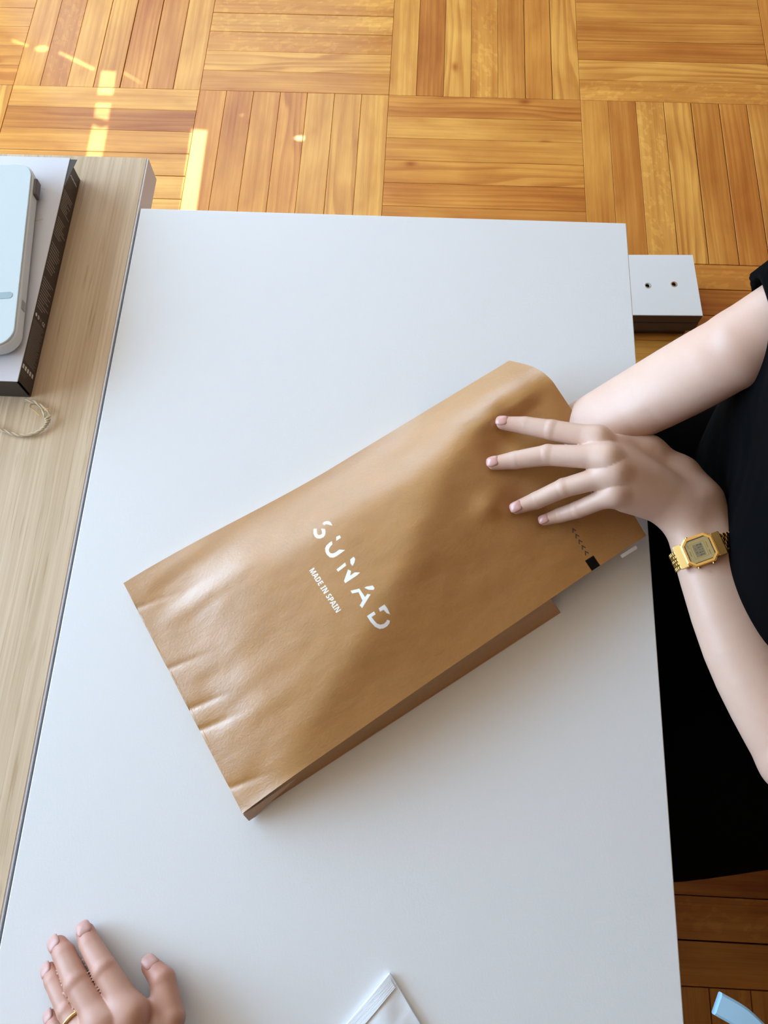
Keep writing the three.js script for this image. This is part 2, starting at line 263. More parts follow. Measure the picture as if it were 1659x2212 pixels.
// ---------------------------------------------------------------- white block with two screw holes, on the floor
{
  const t = thing('floor_block', 'white block with two screw holes on the parquet beyond the white table', 'block', [0.0, 0, 0]);
  const s = new THREE.Shape(); s.moveTo(0.30, 1.006); s.lineTo(0.6157, 1.0154); s.lineTo(0.6079, 1.173); s.lineTo(0.30, 1.162); s.closePath();
  const holes = [[0.5033, 1.0875, 0.0058], [0.5603, 1.0933, 0.0058]];
  for (const [x, z, r] of holes) { const p = new THREE.Path(); p.absarc(x, z, r, 0, Math.PI * 2); s.holes.push(p); }
  const slab = (y0, y1, inset, holesToo) => {
    const q = new THREE.Shape(); q.moveTo(0.30, 1.006 + inset); q.lineTo(0.6157 - inset, 1.0154 + inset); q.lineTo(0.6079 - inset, 1.173 - inset); q.lineTo(0.30, 1.162 - inset); q.closePath();
    if (holesToo) q.holes.push(...s.holes);
    return new THREE.ExtrudeGeometry(q, { depth: y1 - y0 - 0.002, bevelEnabled: true, bevelSize: 0.0008, bevelThickness: 0.001, bevelSegments: 1, curveSegments: 24 }).rotateX(-Math.PI / 2).translate(0, y0 + 0.001, 0);
  };
  part('top_plate', slab(0.0845, 0.087, 0.001, true), M.white, t, 'white top');
  const darkSide = std(RGB(0.055, 0.036, 0.030), 0.55);
  part('top_board', slab(0.060, 0.0845, 0.0012, true), darkSide, t, 'dark brown sides');
  part('lower_board', slab(0.030, 0.0585, 0.0005, false), darkSide, t);
  part('base', slab(0.0, 0.0285, 0.012, false), darkSide, t);
  const steel = std(RGB(0.52, 0.50, 0.44), 0.45, { metalness: 0.5 }), rust = std(RGB(0.42, 0.27, 0.16), 0.6);
  holes.forEach(([x, z, r], i) => part('screw', merge([new THREE.CylinderGeometry(0.003, 0.003, 0.02, 12).translate(x, 0.070, -z), new THREE.TorusGeometry(0.0060, 0.0017, 8, 24).rotateX(Math.PI / 2).translate(x, 0.0862, -z)]), i ? rust : steel, t, i ? 'rusty screw' : undefined));
}

// ---------------------------------------------------------------- paper bag
const BO = [-0.289, -0.208], BU = [0.8155, -0.5787], BV = [0.5787, 0.8155];
const bagAt = (u, v, h) => [BO[0] + u * BU[0] + v * BV[0], TH + 0.0006 + h, BO[1] + u * BU[1] + v * BV[1]];
const crestV = spline([[0, 0.262], [0.037, 0.252], [0.072, 0.237], [0.15, 0.205], [0.233, 0.164], [0.348, 0.09], [0.43, 0.077], [0.48, 0.078]]);
const crestH = spline([[0, 0.010], [0.037, 0.024], [0.072, 0.035], [0.15, 0.050], [0.233, 0.062], [0.348, 0.072], [0.43, 0.076], [0.48, 0.074]]);
const edge0 = spline([[0, 0.006], [0.1, 0.014], [0.2, 0.02], [0.35, 0.027], [0.48, 0.032]]);
const edge1 = spline([[0, 0.012], [0.05, 0.028], [0.1, 0.033], [0.2, 0.038], [0.3, 0.037], [0.4, 0.033], [0.48, 0.028]]);
const vEdge = (u) => lerp(0.2640, 0.2563, clamp(u / 0.4)), vTop = (u) => 0.003 + 0.013 * smooth(0, 0.25, u), uEnd = (v) => 0.4735 + 0.006 * Math.sin(clamp(v / 0.26) * Math.PI) - 0.002 * v;
const TIPS = [[0.414, 0.080], [0.379, 0.112], [0.373, 0.163], [0.391, 0.187]];
const NU = 190, NV = 110;
const bagH = (() => {
  const H = [], W = NV + 1;
  for (let i = 0; i <= NU; i++) for (let j = 0; j <= NV; j++) {
    const u = i / NU * 0.475, v = lerp(vTop(u), vEdge(u), j / NV), c = crestV(u), s = (v - vTop(u)) / Math.max(c - vTop(u), 0.01), e0 = edge0(u), e1 = edge1(u), hc = crestH(u);
    const g = clamp(s), rise = smooth(0.0, 0.075, v - vTop(u));
    let h = v < c ? e0 + (hc - e0) * lerp(Math.sin(g * Math.PI / 2), rise * 0.82 + 0.18 * g, smooth(0.02, 0.12, u) * 0.75 * smooth(0.07, 0.11, c)) : e1 + (hc - e1) * Math.pow(1 - clamp((v - c) / Math.max(vEdge(u) - c, 0.006)), 1.15);
    H.push(h);
  }
  for (let pass = 0; pass < 40; pass++) { const Q = H.slice(); for (let i = 1; i < NU; i++) for (let j = 1; j < NV; j++) { const a = i * W + j; H[a] = (Q[a] * 2 + Q[a - 1] + Q[a + 1] + Q[a - W] + Q[a + W]) / 6; } }
  for (let i = 0; i <= NU; i++) for (let j = 0; j <= NV; j++) {
    const u = i / NU * 0.475, t = j / NV, v = lerp(vTop(u), vEdge(u), t), soft = Math.min(1, Math.min(t, 1 - t) * 9) * smooth(0, 0.03, u);
    let d = 0;
    d += 0.0011 * fbm(u * 16 + v * 9, v * 26 - u * 7, 3) * soft;                                   // slack paper
    d += 0.0013 * noise2(v * 62 + 3, u * 9 + v * 6) * (1 - smooth(0.0, 0.16, u)) * smooth(0.004, 0.03, u);   // folds running up from the glued end
    for (const [q, a] of [[0.034, 0.0016], [0.107, 0.0015], [0.153, 0.0022], [0.176, 0.0022], [0.238, 0.0018]]) d -= a * Math.exp(-Math.abs(v - q - u * 0.25) / 0.0035) * (1 - smooth(0, 0.055, u));
    for (const [a, b] of TIPS) d -= 0.0035 * Math.exp(-((u - a - 0.004) ** 2 + (v - b) ** 2) / 0.00022);
    d -= 0.0075 * smooth(0.36, 0.42, u) * smooth(0.077, 0.092, v) * (1 - smooth(0.098, 0.13, v)) * (1 - smooth(0.43, 0.468, u));                // dent beside the pressed fold
    d += 0.004 * Math.exp(-(((u - 0.345) / 0.016) ** 2 + ((v - 0.152) / 0.012) ** 2));
    H[i * W + j] = Math.max(0.0015, H[i * W + j] + d);
  }
  return (i, j) => H[clamp(i, 0, NU) * W + clamp(j, 0, NV)];
})();
const paperBump = dataTex(1024, 512, (u, v, c) => { c[0] = c[1] = c[2] = 128 + 30 * fbm(u * 300, v * 260, 3) + 90 * fbm(u * 12 + v * 7, v * 16, 4); }, false);
const kraft = (g, w, h, base) => {
  const d = g.createImageData(w, h), p = d.data;
  for (let y = 0; y < h; y++) for (let x = 0; x < w; x++) { const k = 1 + 0.04 * fbm(x * 0.012, y * 0.02, 4) + 0.035 * noise2(x * 0.6, y * 0.7) + 0.02 * fbm(x * 0.06, y * 0.25, 2), i = (y * w + x) * 4; p[i] = clamp(base[0] * k, 0, 255); p[i + 1] = clamp(base[1] * k, 0, 255); p[i + 2] = clamp(base[2] * k, 0, 255); p[i + 3] = 255; }
  g.putImageData(d, 0, 0);
};
const KRAFT = [174, 119, 45];
const TXU = 0.48, TXV = 0.27;
const frontMap = canvasTex(2048, 1152, (g, w, h) => {
  kraft(g, w, h, KRAFT);
  const X = (u) => u / TXU * w, Y = (v) => v / TXV * h;
  g.fillStyle = '#f4f6fa';
  const marks = [
    [2014,730,2035,725,2060,732,2079,748,2086,776,2082,815,2050,772,2040,757,2017,758],
    [1911,724,1937,743,1924,769,1913,793,1915,818,1938,830,1955,825,1966,801,1972,772,2003,802,1988,836,1968,860,1943,869,1909,861,1887,841,1878,809,1885,770],
    [2049,943,2086,951,2083,980,2027,980],
    [1963,955,1992,955,1979,988,1948,995,1922,1011,1912,1035,1917,1057,1935,1072,1961,1077,2005,1075,2051,1112,2005,1115,1946,1116,1912,1110,1888,1087,1878,1048,1882,1010,1897,979,1925,961],
    [1877,1230,1983,1220,1976,1252,1878,1259], [2039,1223,2082,1218,2083,1247,2059,1272,2024,1293,2020,1262], [1970,1295,1986,1326,1955,1360,2008,1358,2050,1389,2012,1397,1874,1396,1877,1370],
    [1878,1488,1959,1520,1961,1622,1995,1609,2018,1631,1963,1657,1880,1697,1875,1661,1922,1636,1934,1545,1876,1521], [2001,1541,2025,1543,2081,1569,2082,1601,2064,1610,2028,1584],
    [1877,1786,1957,1786,1957,1818,1910,1819,1912,1857,1920,1896,1941,1923,1972,1933,2002,1929,2020,1917,2039,1938,2023,1957,1991,1969,1949,1968,1912,1952,1887,1912,1877,1853], [2010,1785,2076,1785,2080,1830,2072,1894,2049,1863,2042,1823,2003,1821],
  ];
  for (const m of marks) { g.beginPath(); for (let i = 0; i < m.length; i += 2) g.lineTo(X(m[i] / 1e4), Y(m[i + 1] / 1e4)); g.closePath(); g.fill(); }
  g.save(); g.translate(X(0.1651), Y(0.1075)); g.rotate(Math.PI / 2); g.scale(1, -1);
  g.scale(1, -1); g.font = 'bold 34px sans-serif'; g.textBaseline = 'alphabetic';
  const text = 'MADE IN SPAIN', tw = g.measureText(text).width, want = Y(0.1600 - 0.1075); g.scale(want / tw, 1); g.scale(1, -1); g.transform(1, 0, 0, -1, 0, 0); g.fillText(text, 0, 0); g.restore();
  g.strokeStyle = '#160d08'; g.fillStyle = '#14120f'; g.lineWidth = 4.2; g.lineCap = 'butt';
  for (let k = 0; k < 5; k++) { const v = 0.2120 + k * 0.00625, u = 0.4104 - k * 0.0005; g.beginPath(); g.moveTo(X(u + 0.0018), Y(v + 0.0035)); g.lineTo(X(u), Y(v)); g.lineTo(X(u - 0.0022), Y(v + 0.0035)); g.stroke(); }
  g.beginPath(); g.moveTo(X(0.4025), Y(0.2444)); g.lineTo(X(0.4130), Y(0.2446)); g.lineTo(X(0.4130), Y(0.264)); g.lineTo(X(0.4025), Y(0.264)); g.closePath(); g.fill();
});
const plainMap = canvasTex(512, 512, (g, w, h) => kraft(g, w, h, KRAFT)); plainMap.wrapS = plainMap.wrapT = THREE.RepeatWrapping;
const paper = { roughness: 0.45, bumpMap: paperBump, bumpScale: 0.0006, side: THREE.DoubleSide, specularIntensity: 1, ior: 2.1 };
const inkGloss = (() => { const w = 512, h = 288, d = new Uint8Array(w * h * 4).fill(255); for (let y = 0; y < h; y++) for (let x = 0; x < w; x++) { const u = (x + 0.5) / w * TXU, v = (1 - (y + 0.5) / h) * TXV; if (u > 0.4025 && u < 0.413 && v > 0.2444) d[(y * w + x) * 4 + 3] = 20; } const t = new THREE.DataTexture(d, w, h); t.magFilter = THREE.LinearFilter; t.needsUpdate = true; return t; })();   // the black print is matt
M.bagFront = new THREE.MeshPhysicalMaterial({ map: frontMap, specularIntensityMap: inkGloss, ...paper });
M.bagPlain = new THREE.MeshPhysicalMaterial({ map: plainMap, ...paper });
function sheet(nu, nv, fn) {                               // fn(s, t) gives [point, [u, v]]
  const pos = [], uv = [], idx = [];
  for (let i = 0; i <= nu; i++) for (let j = 0; j <= nv; j++) { const [p, q] = fn(i / nu, j / nv); pos.push(...p); uv.push(...q); }
  for (let i = 0; i < nu; i++) for (let j = 0; j < nv; j++) { const a = i * (nv + 1) + j, b = a + 1, c = a + nv + 2, d = a + nv + 1; idx.push(a, b, c, a, c, d); }
  const g = new THREE.BufferGeometry(); g.setAttribute('position', new THREE.Float32BufferAttribute(pos, 3)); g.setAttribute('uv', new THREE.Float32BufferAttribute(uv, 2)); g.setIndex(idx); g.computeVertexNormals(); return g;
}
{
  const t = thing('paper_bag', 'large brown kraft paper bag with white SUNAD print lying on the white table', 'bag');
  part('front_panel', sheet(NU, NV, (s, q) => { const u0 = s * 0.475, i = Math.round(s * NU), j = Math.round(q * NV), v = lerp(vTop(u0), vEdge(u0), q), u = s * uEnd(v) - 0.004 * (1 - s) * q; return [bagAt(u, v, bagH(i, j)), [u / TXU, 1 - v / TXV]]; }), M.bagFront, t);
  part('back_panel', sheet(8, 8, (s, q) => { const u = s * lerp(0.36, 0.361, q), v = lerp(0.020, 0.2708, q) - 0.002 * (1 - s) * q; return [bagAt(u, v, 0.0002), [u * 4, v * 4]]; }), M.bagPlain, t);
  const wall = (side, len) => sheet(70, 8, (s, q) => {
    const u0 = s * len, i = u0 / 0.475 * NU, i0 = Math.floor(i), j = side ? NV : 0, h = lerp(bagH(i0, j), bagH(i0 + 1, j), i - i0), top = side ? vEdge(u0) : vTop(u0), low = side ? 0.2700 - 0.002 * (1 - s) : vTop(u0) + 0.004, fold = (side ? -1 : 1) * Math.min(h * 0.1, 0.003) * Math.sin(q * Math.PI) * smooth(0, 0.05, s);
    const u = u0 * (side ? uEnd(top) / 0.475 : 1) - (side ? 0.004 * (1 - s) * (1 - q) : 0) - (side ? 0.010 * smooth(0.9, 1, s) * (1 - q) : 0);
    return [bagAt(u, lerp(top, low, q) + fold, lerp(h, 0.0003, q)), [u * 4, q * 0.2]];
  });
  part('side_gusset', wall(1, 0.362), M.bagPlain, t); part('side_gusset', wall(0, 0.36), M.bagPlain, t);
  part('bottom_fold', sheet(2, 60, (s, q) => { const v = lerp(vTop(0), vEdge(0), q), v2 = lerp(0.006, 0.2690, q); return [bagAt(-0.004 * q * (1 - s), lerp(v, v2, s), lerp(bagH(0, q * NV | 0), 0.0003, s)), [s * 0.1, q]]; }), M.bagPlain, t);
  part('corner_fold', sheet(6, 6, (s, q) => [bagAt(lerp(-0.0035, 0.052 * (1 - s) + 0.004, q), lerp(0.2655, 0.2722, s), lerp(0.0135, 0.0012, s) + 0.012 * q * (1 - s)), [s * 0.1, q * 0.2]]), M.bagPlain, t);
  const strip = sheet(10, 2, (s, q) => { const u = lerp(0.4360, 0.4570, s); return [bagAt(u, lerp(0.2588, 0.2622, q), lerp(0.0335, 0.0300, s) - q * 0.0008), [s, q]]; });
  part('adhesive_strip', strip, std(RGB(0.72, 0.7, 0.68), 0.4, { side: THREE.DoubleSide }), t, 'white paper strip at the edge');
}

// ---------------------------------------------------------------- people
function armField(o) {
  const S = o.side ?? [0, 0, 1], wr = o.wrist, el = o.elbow, sh = o.shoulder, lat = (p, s) => add3(p, S, s);
  const m1 = o.mid ?? mix3(wr, el, 0.55), R = o.r;
  const line = curvePts([wr, m1, el], 8), radius = (t) => R * spline([[0, 0.0182], [0.5, 0.0258], [0.8, 0.0272], [1, 0.0264]])(t), apart = (t) => R * lerp(0.0125, 0.006, t);
  const strand = (k) => { const l = line.slice(1).map((p, i) => cap(lat(line[i], k * apart(i / 8)), lat(p, k * apart((i + 1) / 8)), radius(i / 8), radius((i + 1) / 8))); return (x, y, z) => { let d = 1e3; for (const c of l) d = Math.min(d, capD(c, x, y, z)); return d; }; };
  const s1 = strand(1), s2 = strand(-1), upper = cap(el, sh, 0.0318 * R, 0.044 * R), fl = (x, y, z) => smin(smin(s1(x, y, z), s2(x, y, z), 0.012), capD(upper, x, y, z), 0.005);
  const palm = o.fingers.map((f) => cap(add3(mix3(wr, f.j[0], 0.10), [0, -0.001, 0]), add3(f.j[0], o.down, f.r[0] * 0.12), 0.0150 * R, f.r[0] * 1.0));
  for (const c of o.web ?? []) palm.push(cap(...c));
  const pad = o.fingers.map((f) => cap(add3(mix3(wr, f.j[0], 0.25), o.down, 0.010 * R), add3(mix3(wr, f.j[0], 0.85), o.down, 0.009 * R), 0.012 * R, 0.010 * R));
  const fing = o.fingers.map((f) => chain([cap(f.j[0], f.j[1], f.r[0], f.r[1]), cap(f.j[1], f.j[2], f.r[1], f.r[2]), cap(f.j[2], f.j[3], f.r[2], f.r[3]), cap(add3(f.j[1], o.down, -f.r[1] * 0.10), add3(f.j[1], o.down, -f.r[1] * 0.10), f.r[1] * 0.98)], 0.0012));
  const th = o.thumb && chain([cap(o.thumb.j[0], o.thumb.j[1], o.thumb.r[0], o.thumb.r[1]), cap(o.thumb.j[1], o.thumb.j[2], o.thumb.r[1], o.thumb.r[2]), cap(o.thumb.j[2], o.thumb.j[3], o.thumb.r[2], o.thumb.r[3])], 0.0015);
  const fp = chain(palm, 0.014), fd = chain(pad, 0.014);
  const creases = o.fingers.flatMap((f) => [[f.j[1], f.j[0], 0.0036], [f.j[1], f.j[0], 0.0004], [f.j[1], f.j[0], -0.0026], [f.j[2], f.j[1], 0.001]].map(([p, q, off]) => { const d = V3(p).sub(V3(q)).normalize(); return { p: add3(p, d.toArray(), off), d: d.toArray(), r: 0.0105 * R }; }));
  const bounds = [...o.fingers.flatMap((f) => f.j), wr, el, sh, m1, ...(o.thumb?.j ?? [])];
  const f = (x, y, z) => {
    let d = smin(fp(x, y, z), fd(x, y, z), 0.014); d = smin(d, fl(x, y, z), 0.016);
    const body = d;
    for (const g of fing) d = Math.min(d, smin(body, g(x, y, z), 0.009));
    if (th) d = Math.min(d, smin(body, th(x, y, z), 0.014));
    if (d < 0.012 && d > -0.006) for (const c of creases) { const px = x - c.p[0], py = y - c.p[1], pz = z - c.p[2], l = px * px + py * py + pz * pz; if (l < c.r * c.r) { const s = px * c.d[0] + py * c.d[1] + pz * c.d[2]; d += 0.00042 * Math.exp(-s * s / 8e-7) * (1 - l / (c.r * c.r)); } }
    return d;
  };
  return { f, lo: [0, 1, 2].map((i) => Math.min(...bounds.map((b) => b[i])) - 0.06), hi: [0, 1, 2].map((i) => Math.max(...bounds.map((b) => b[i])) + 0.06) };
}
function skinTint(o, base, red) {                           // knuckles and fingertips are redder, as skin is
  const spots = o.flatMap((a) => [...a.fingers.flatMap((f) => [[f.j[1], 0.008, 0.7], [f.j[3], 0.012, 0.9]]), ...(a.thumb ? [[a.thumb.j[3], 0.014, 0.9], [a.thumb.j[2], 0.01, 0.5]] : []), [a.elbow, 0.035, 0.5]]), marks = o.flatMap((a) => a.marks ?? []);
  return (x, y, z, c) => {
    let k = 0.14 * fbm(x * 90 + z * 31, y * 90 - z * 77, 3) + 0.1 * fbm(x * 600, z * 600 + y * 300, 2);
    for (const [p, r, a] of spots) { const d = (x - p[0]) ** 2 + (y - p[1]) ** 2 + (z - p[2]) ** 2; if (d < r * r * 6) k += a * Math.exp(-d / (r * r)); }
    for (const [a, b, r, s] of marks) { const q = capD(cap(a, b, 0, 0), x, y, z); if (q < r * 2) k += s * Math.exp(-q * q / (r * r)); }
    k = clamp(k, -0.3, 1.3); for (let i = 0; i < 3; i++) c[i] = lerp(base[i], red[i], k);
  };
}
const nailGeo = (() => { const g = new THREE.SphereGeometry(1, 20, 10, 0, Math.PI * 2, 0, Math.PI * 0.5), p = g.attributes.position; for (let i = 0; i < p.count; i++) { let x = p.getX(i), y = p.getY(i), z = p.getZ(i); const r = Math.hypot(x, z), k = r > 0 ? Math.pow((x / r) ** 6 + (z / r) ** 6, -1 / 6) : 1; p.setXYZ(i, x * lerp(1, k, 0.6), y, z * lerp(1, k, 0.6)); } g.computeVertexNormals(); return g; })();
function nails(o, parent, mat) {
  for (const f of [...o.fingers, ...(o.thumb ? [o.thumb] : [])]) {
    const a = V3(f.j[2]), b = V3(f.j[3]), d = b.clone().sub(a).normalize(), r = f.r[3], n = V3(f.n ?? o.down).multiplyScalar(-1); n.addScaledVector(d, -n.dot(d)).normalize();
    const m = part('fingernail', nailGeo, mat, parent), s = new THREE.Vector3().crossVectors(n, d);
    const pos = b.clone().addScaledVector(d, r * 0.12).addScaledVector(n, r * 0.70);
    m.matrixAutoUpdate = true; m.quaternion.setFromRotationMatrix(new THREE.Matrix4().makeBasis(s, n.clone().addScaledVector(d, 0.22).normalize(), d.clone().addScaledVector(n, -0.22).normalize())); m.position.copy(pos); m.scale.set(r * 0.80, r * 0.38, r * 0.98);
  }
}
const skinMat = () => new THREE.MeshPhysicalMaterial({ vertexColors: true, roughness: 0.5, ior: 1.55, specularIntensity: 1, sheen: 0.15, sheenColor: RGB(1, 0.8, 0.75), sheenRoughness: 0.5 });
M.skin = skinMat(); M.skin2 = skinMat();
M.nail = std(RGB(0.56, 0.29, 0.235), 0.28); M.nail2 = std(RGB(0.50, 0.26, 0.21), 0.42);
M.shirt = std(RGB(0.0006, 0.0007, 0.0011), 1.0, { specularIntensity: 0.15 });
M.trousers = std(RGB(0.0035, 0.0035, 0.004), 1.0, { specularIntensity: 0.1 });
M.hair = std(RGB(0.05, 0.025, 0.012), 0.55);
M.shoe = std(RGB(0.01, 0.01, 0.01), 0.5);

const womanLeft = {
  r: 1.06, side: [0.83, 0, -0.33], down: [-0.10, -0.98, 0.05],
  wrist: [0.2786, 0.811, -0.2888], mid: [0.3177, 0.797, -0.1576], elbow: [0.3590, 0.790, -0.0600], shoulder: [0.43, 1.06, -0.10],
  web: [[[0.2054, 0.826, -0.3460], [0.2377, 0.815, -0.3440], 0.0105, 0.0150], [[0.2377, 0.815, -0.3440], [0.2697, 0.809, -0.3230], 0.0150, 0.0170], [[0.2697, 0.809, -0.3230], [0.2830, 0.809, -0.3000], 0.0170, 0.0185]],
  fingers: [
    { j: [[0.1823, 0.843, -0.3434], [0.1402, 0.830, -0.3574], [0.1161, 0.822, -0.3655], [0.0945, 0.8165, -0.3700]], r: [0.0118, 0.0102, 0.0089, 0.0068] },
    { j: [[0.1876, 0.851, -0.3200], [0.1361, 0.829, -0.3307], [0.1063, 0.817, -0.3294], [0.0863, 0.8105, -0.3281]], r: [0.0118, 0.0104, 0.0090, 0.0069] },
    { j: [[0.1957, 0.848, -0.3059], [0.1520, 0.823, -0.2992], [0.1282, 0.807, -0.2915], [0.1105, 0.8000, -0.2858]], r: [0.0111, 0.0096, 0.0087, 0.0068] },
    { j: [[0.1974, 0.838, -0.2894], [0.1673, 0.811, -0.2819], [0.1523, 0.800, -0.2796], [0.1385, 0.7940, -0.2762]], r: [0.0100, 0.0085, 0.0075, 0.0058] },
  ],
  thumb: { j: [[0.2800, 0.803, -0.3080], [0.2450, 0.793, -0.3380], [0.2180, 0.783, -0.3520], [0.1990, 0.778, -0.3560]], r: [0.0170, 0.0125, 0.0105, 0.0085], n: [0.3, -0.9, 0.4] },
  marks: [[[0.266, 0.818, -0.222], [0.284, 0.826, -0.220], 0.0020, 0.9]],
};
const womanRight = {
  r: 1.08, side: [0.2, 0.25, 0.94], down: [0.15, -0.98, 0],
  wrist: [0.1520, 0.766, -0.3680], mid: [0.2420, 0.842, -0.3960], elbow: [0.2880, 0.928, -0.3960], shoulder: [0.49, 1.06, -0.49],
  fingers: [
    { j: [[0.090, 0.772, -0.315], [0.055, 0.770, -0.292], [0.034, 0.764, -0.280], [0.016, 0.757, -0.270]], r: [0.0108, 0.0094, 0.0082, 0.0062] },
    { j: [[0.080, 0.774, -0.332], [0.040, 0.772, -0.315], [0.016, 0.766, -0.304], [-0.004, 0.758, -0.296]], r: [0.0108, 0.0095, 0.0083, 0.0063] },
    { j: [[0.080, 0.772, -0.350], [0.042, 0.770, -0.338], [0.020, 0.764, -0.331], [0.002, 0.757, -0.326]], r: [0.0102, 0.0088, 0.0080, 0.0062] },
    { j: [[0.088, 0.768, -0.366], [0.058, 0.766, -0.360], [0.042, 0.761, -0.357], [0.028, 0.756, -0.355]], r: [0.0092, 0.0078, 0.0069, 0.0053] },
  ],
  thumb: { j: [[0.135, 0.768, -0.345], [0.108, 0.764, -0.305], [0.088, 0.760, -0.280], [0.072, 0.757, -0.265]], r: [0.015, 0.0115, 0.0105, 0.0085] },
};
{ // the sitting woman
  const w = thing('person', 'person in a black short-sleeved top and black trousers reaching into the paper bag', 'person');
  const A = armField(womanLeft), B = armField(womanRight), tint = skinTint([womanLeft, womanRight], [0.63, 0.405, 0.30], [0.55, 0.275, 0.19]);
  const hc = [0.37, 1.295, -0.31];
  const trunk = [cap([0.54, 0.53, -0.19], [0.47, 0.80, -0.26], 0.13, 0.118), cap([0.47, 0.80, -0.26], [0.43, 0.98, -0.30], 0.118, 0.12), cap([0.43, 1.055, -0.14], [0.47, 1.06, -0.45], 0.052, 0.052), cap([0.43, 1.0, -0.24], [0.43, 1.0, -0.37], 0.10, 0.10)];
  const tf = chain(trunk, 0.06), nk = cap([0.425, 1.05, -0.31], [0.385, 1.21, -0.31], 0.05, 0.046);
  const head = (x, y, z) => {
    let d = ell(x, y, z, [hc[0] + 0.02, hc[1] + 0.025, hc[2]], [0.098, 0.100, 0.078]);
    d = smin(d, ell(x, y, z, [hc[0] - 0.03, hc[1] - 0.045, hc[2]], [0.062, 0.082, 0.060]), 0.04);
    d = smin(d, capD(cap([hc[0] - 0.086, hc[1] + 0.008, hc[2]], [hc[0] - 0.110, hc[1] - 0.032, hc[2]], 0.008, 0.013), x, y, z), 0.012);
    for (const s of [-1, 1]) { d = smin(d, ell(x, y, z, [hc[0] + 0.012, hc[1] - 0.012, hc[2] + s * 0.082], [0.018, 0.032, 0.008]), 0.006); d = Math.max(d, -ell(x, y, z, [hc[0] - 0.094, hc[1] + 0.003, hc[2] + s * 0.032], [0.016, 0.0085, 0.0165])); d = smin(d, capD(cap([hc[0] - 0.081, hc[1] + 0.0125, hc[2] + s * 0.018], [hc[0] - 0.078, hc[1] + 0.0115, hc[2] + s * 0.046], 0.0055, 0.005), x, y, z), 0.004); }
    d = smin(d, ell(x, y, z, [hc[0] - 0.084, hc[1] - 0.068, hc[2]], [0.014, 0.010, 0.026]), 0.008);
    return d;
  };
  const core = (x, y, z) => smin(smin(tf(x, y, z), capD(nk, x, y, z), 0.05), head(x, y, z), 0.03);
  const faceTint = (x, y, z, c, nx, ny, nz) => { tint(x, y, z, c, nx, ny, nz); const lip = Math.exp(-(((x - hc[0] + 0.094) / 0.02) ** 2 + ((y - hc[1] + 0.068) / 0.009) ** 2 + ((z - hc[2]) / 0.024) ** 2)); c[0] = lerp(c[0], 0.5, lip * 0.8); c[1] = lerp(c[1], 0.18, lip * 0.8); c[2] = lerp(c[2], 0.17, lip * 0.8); };
  part('body', mergeGeometries([meshField(A.f, A.lo, A.hi, 0.0017, tint), meshField(B.f, B.lo, B.hi, 0.0024, tint), meshField(core, [0.22, 0.42, -0.62], [0.72, 1.47, 0.02], 0.007, faceTint)]), M.skin, w);
  nails(womanLeft, w, M.nail); nails(womanRight, w, M.nail);
  for (const s of [-1, 1]) {
    const at = [hc[0] - 0.0745, hc[1] + 0.003, hc[2] + s * 0.032], e = part('eye', new THREE.SphereGeometry(0.0118, 20, 14).translate(...at), std(RGB(0.62, 0.58, 0.55), 0.25), w);
    part('iris', new THREE.SphereGeometry(0.0058, 16, 12).scale(0.45, 1, 1).translate(at[0] - 0.0102, at[1] - 0.003, at[2]), std(RGB(0.03, 0.016, 0.008), 0.15), e);
    part('eyebrow', sweep(curvePts([[hc[0] - 0.0905, hc[1] + 0.027, hc[2] + s * 0.014], [hc[0] - 0.0895, hc[1] + 0.031, hc[2] + s * 0.030], [hc[0] - 0.076, hc[1] + 0.027, hc[2] + s * 0.050]], 12), circle(0.0028, 8, 0.0022)), M.hair, w);
  }
  const hairF = (x, y, z) => Math.max(smin(ell(x, y, z, [hc[0] + 0.026, hc[1] + 0.035, hc[2]], [0.106, 0.108, 0.088]), capD(cap([hc[0] + 0.07, hc[1] + 0.0, hc[2]], [0.53, 1.12, hc[2]], 0.07, 0.035), x, y, z), 0.03), -ell(x, y, z, [hc[0] - 0.10, hc[1] - 0.03, hc[2]], [0.075, 0.085, 0.066]));
  part('hair', meshField(hairF, [0.22, 1.0, -0.45], [0.64, 1.47, -0.16], 0.006), M.hair, w);
  // shirt: trunk a little larger, with two short sleeves open at the cuff
  const shirtTrunk = chain(trunk.map((c) => ({ ...c, ra: c.ra + 0.014, rb: c.rb + 0.014 })).concat([cap([0.42, 0.70, -0.38], [0.40, 0.88, -0.385], 0.09, 0.09), cap([0.42, 0.70, -0.20], [0.40, 0.86, -0.22], 0.09, 0.085)]), 0.07);
  const sleeve = (o, t, r0, r1) => {
    const cuff = mix3(o.elbow, o.shoulder, t), ax = V3(o.shoulder).sub(V3(o.elbow)).normalize().toArray(), outer = cap(add3(cuff, ax, -0.02), o.shoulder, r0, r1), inner = cap(add3(cuff, ax, -0.05), add3(cuff, ax, 0.04), r0 - 0.004, r0 - 0.006);
    return (x, y, z) => { const s = (x - cuff[0]) * ax[0] + (y - cuff[1]) * ax[1] + (z - cuff[2]) * ax[2] + 0.0025 * noise2(x * 40, y * 40 + z * 30); return Math.max(capD(outer, x, y, z), -s, -capD(inner, x, y, z)); };
  };
  const sr = sleeve(womanRight, 0.14, 0.048, 0.070), sl = sleeve(womanLeft, 0.45, 0.064, 0.075);
  const shirtF = (x, y, z) => { const wr = 0.003 * fbm(x * 16 + z * 5, y * 12 + z * 14, 3); return Math.max(smin(smin(shirtTrunk(x, y, z), sr(x, y, z), 0.03), sl(x, y, z), 0.03) + wr, -capD(cap([0.425, 1.07, -0.31], [0.375, 1.26, -0.31], 0.062, 0.075), x, y, z), y - 1.2, 0.60 - y); };
  part('shirt', meshField(shirtF, [0.20, 0.56, -0.66], [0.74, 1.26, 0.04], 0.0045), M.shirt, w);
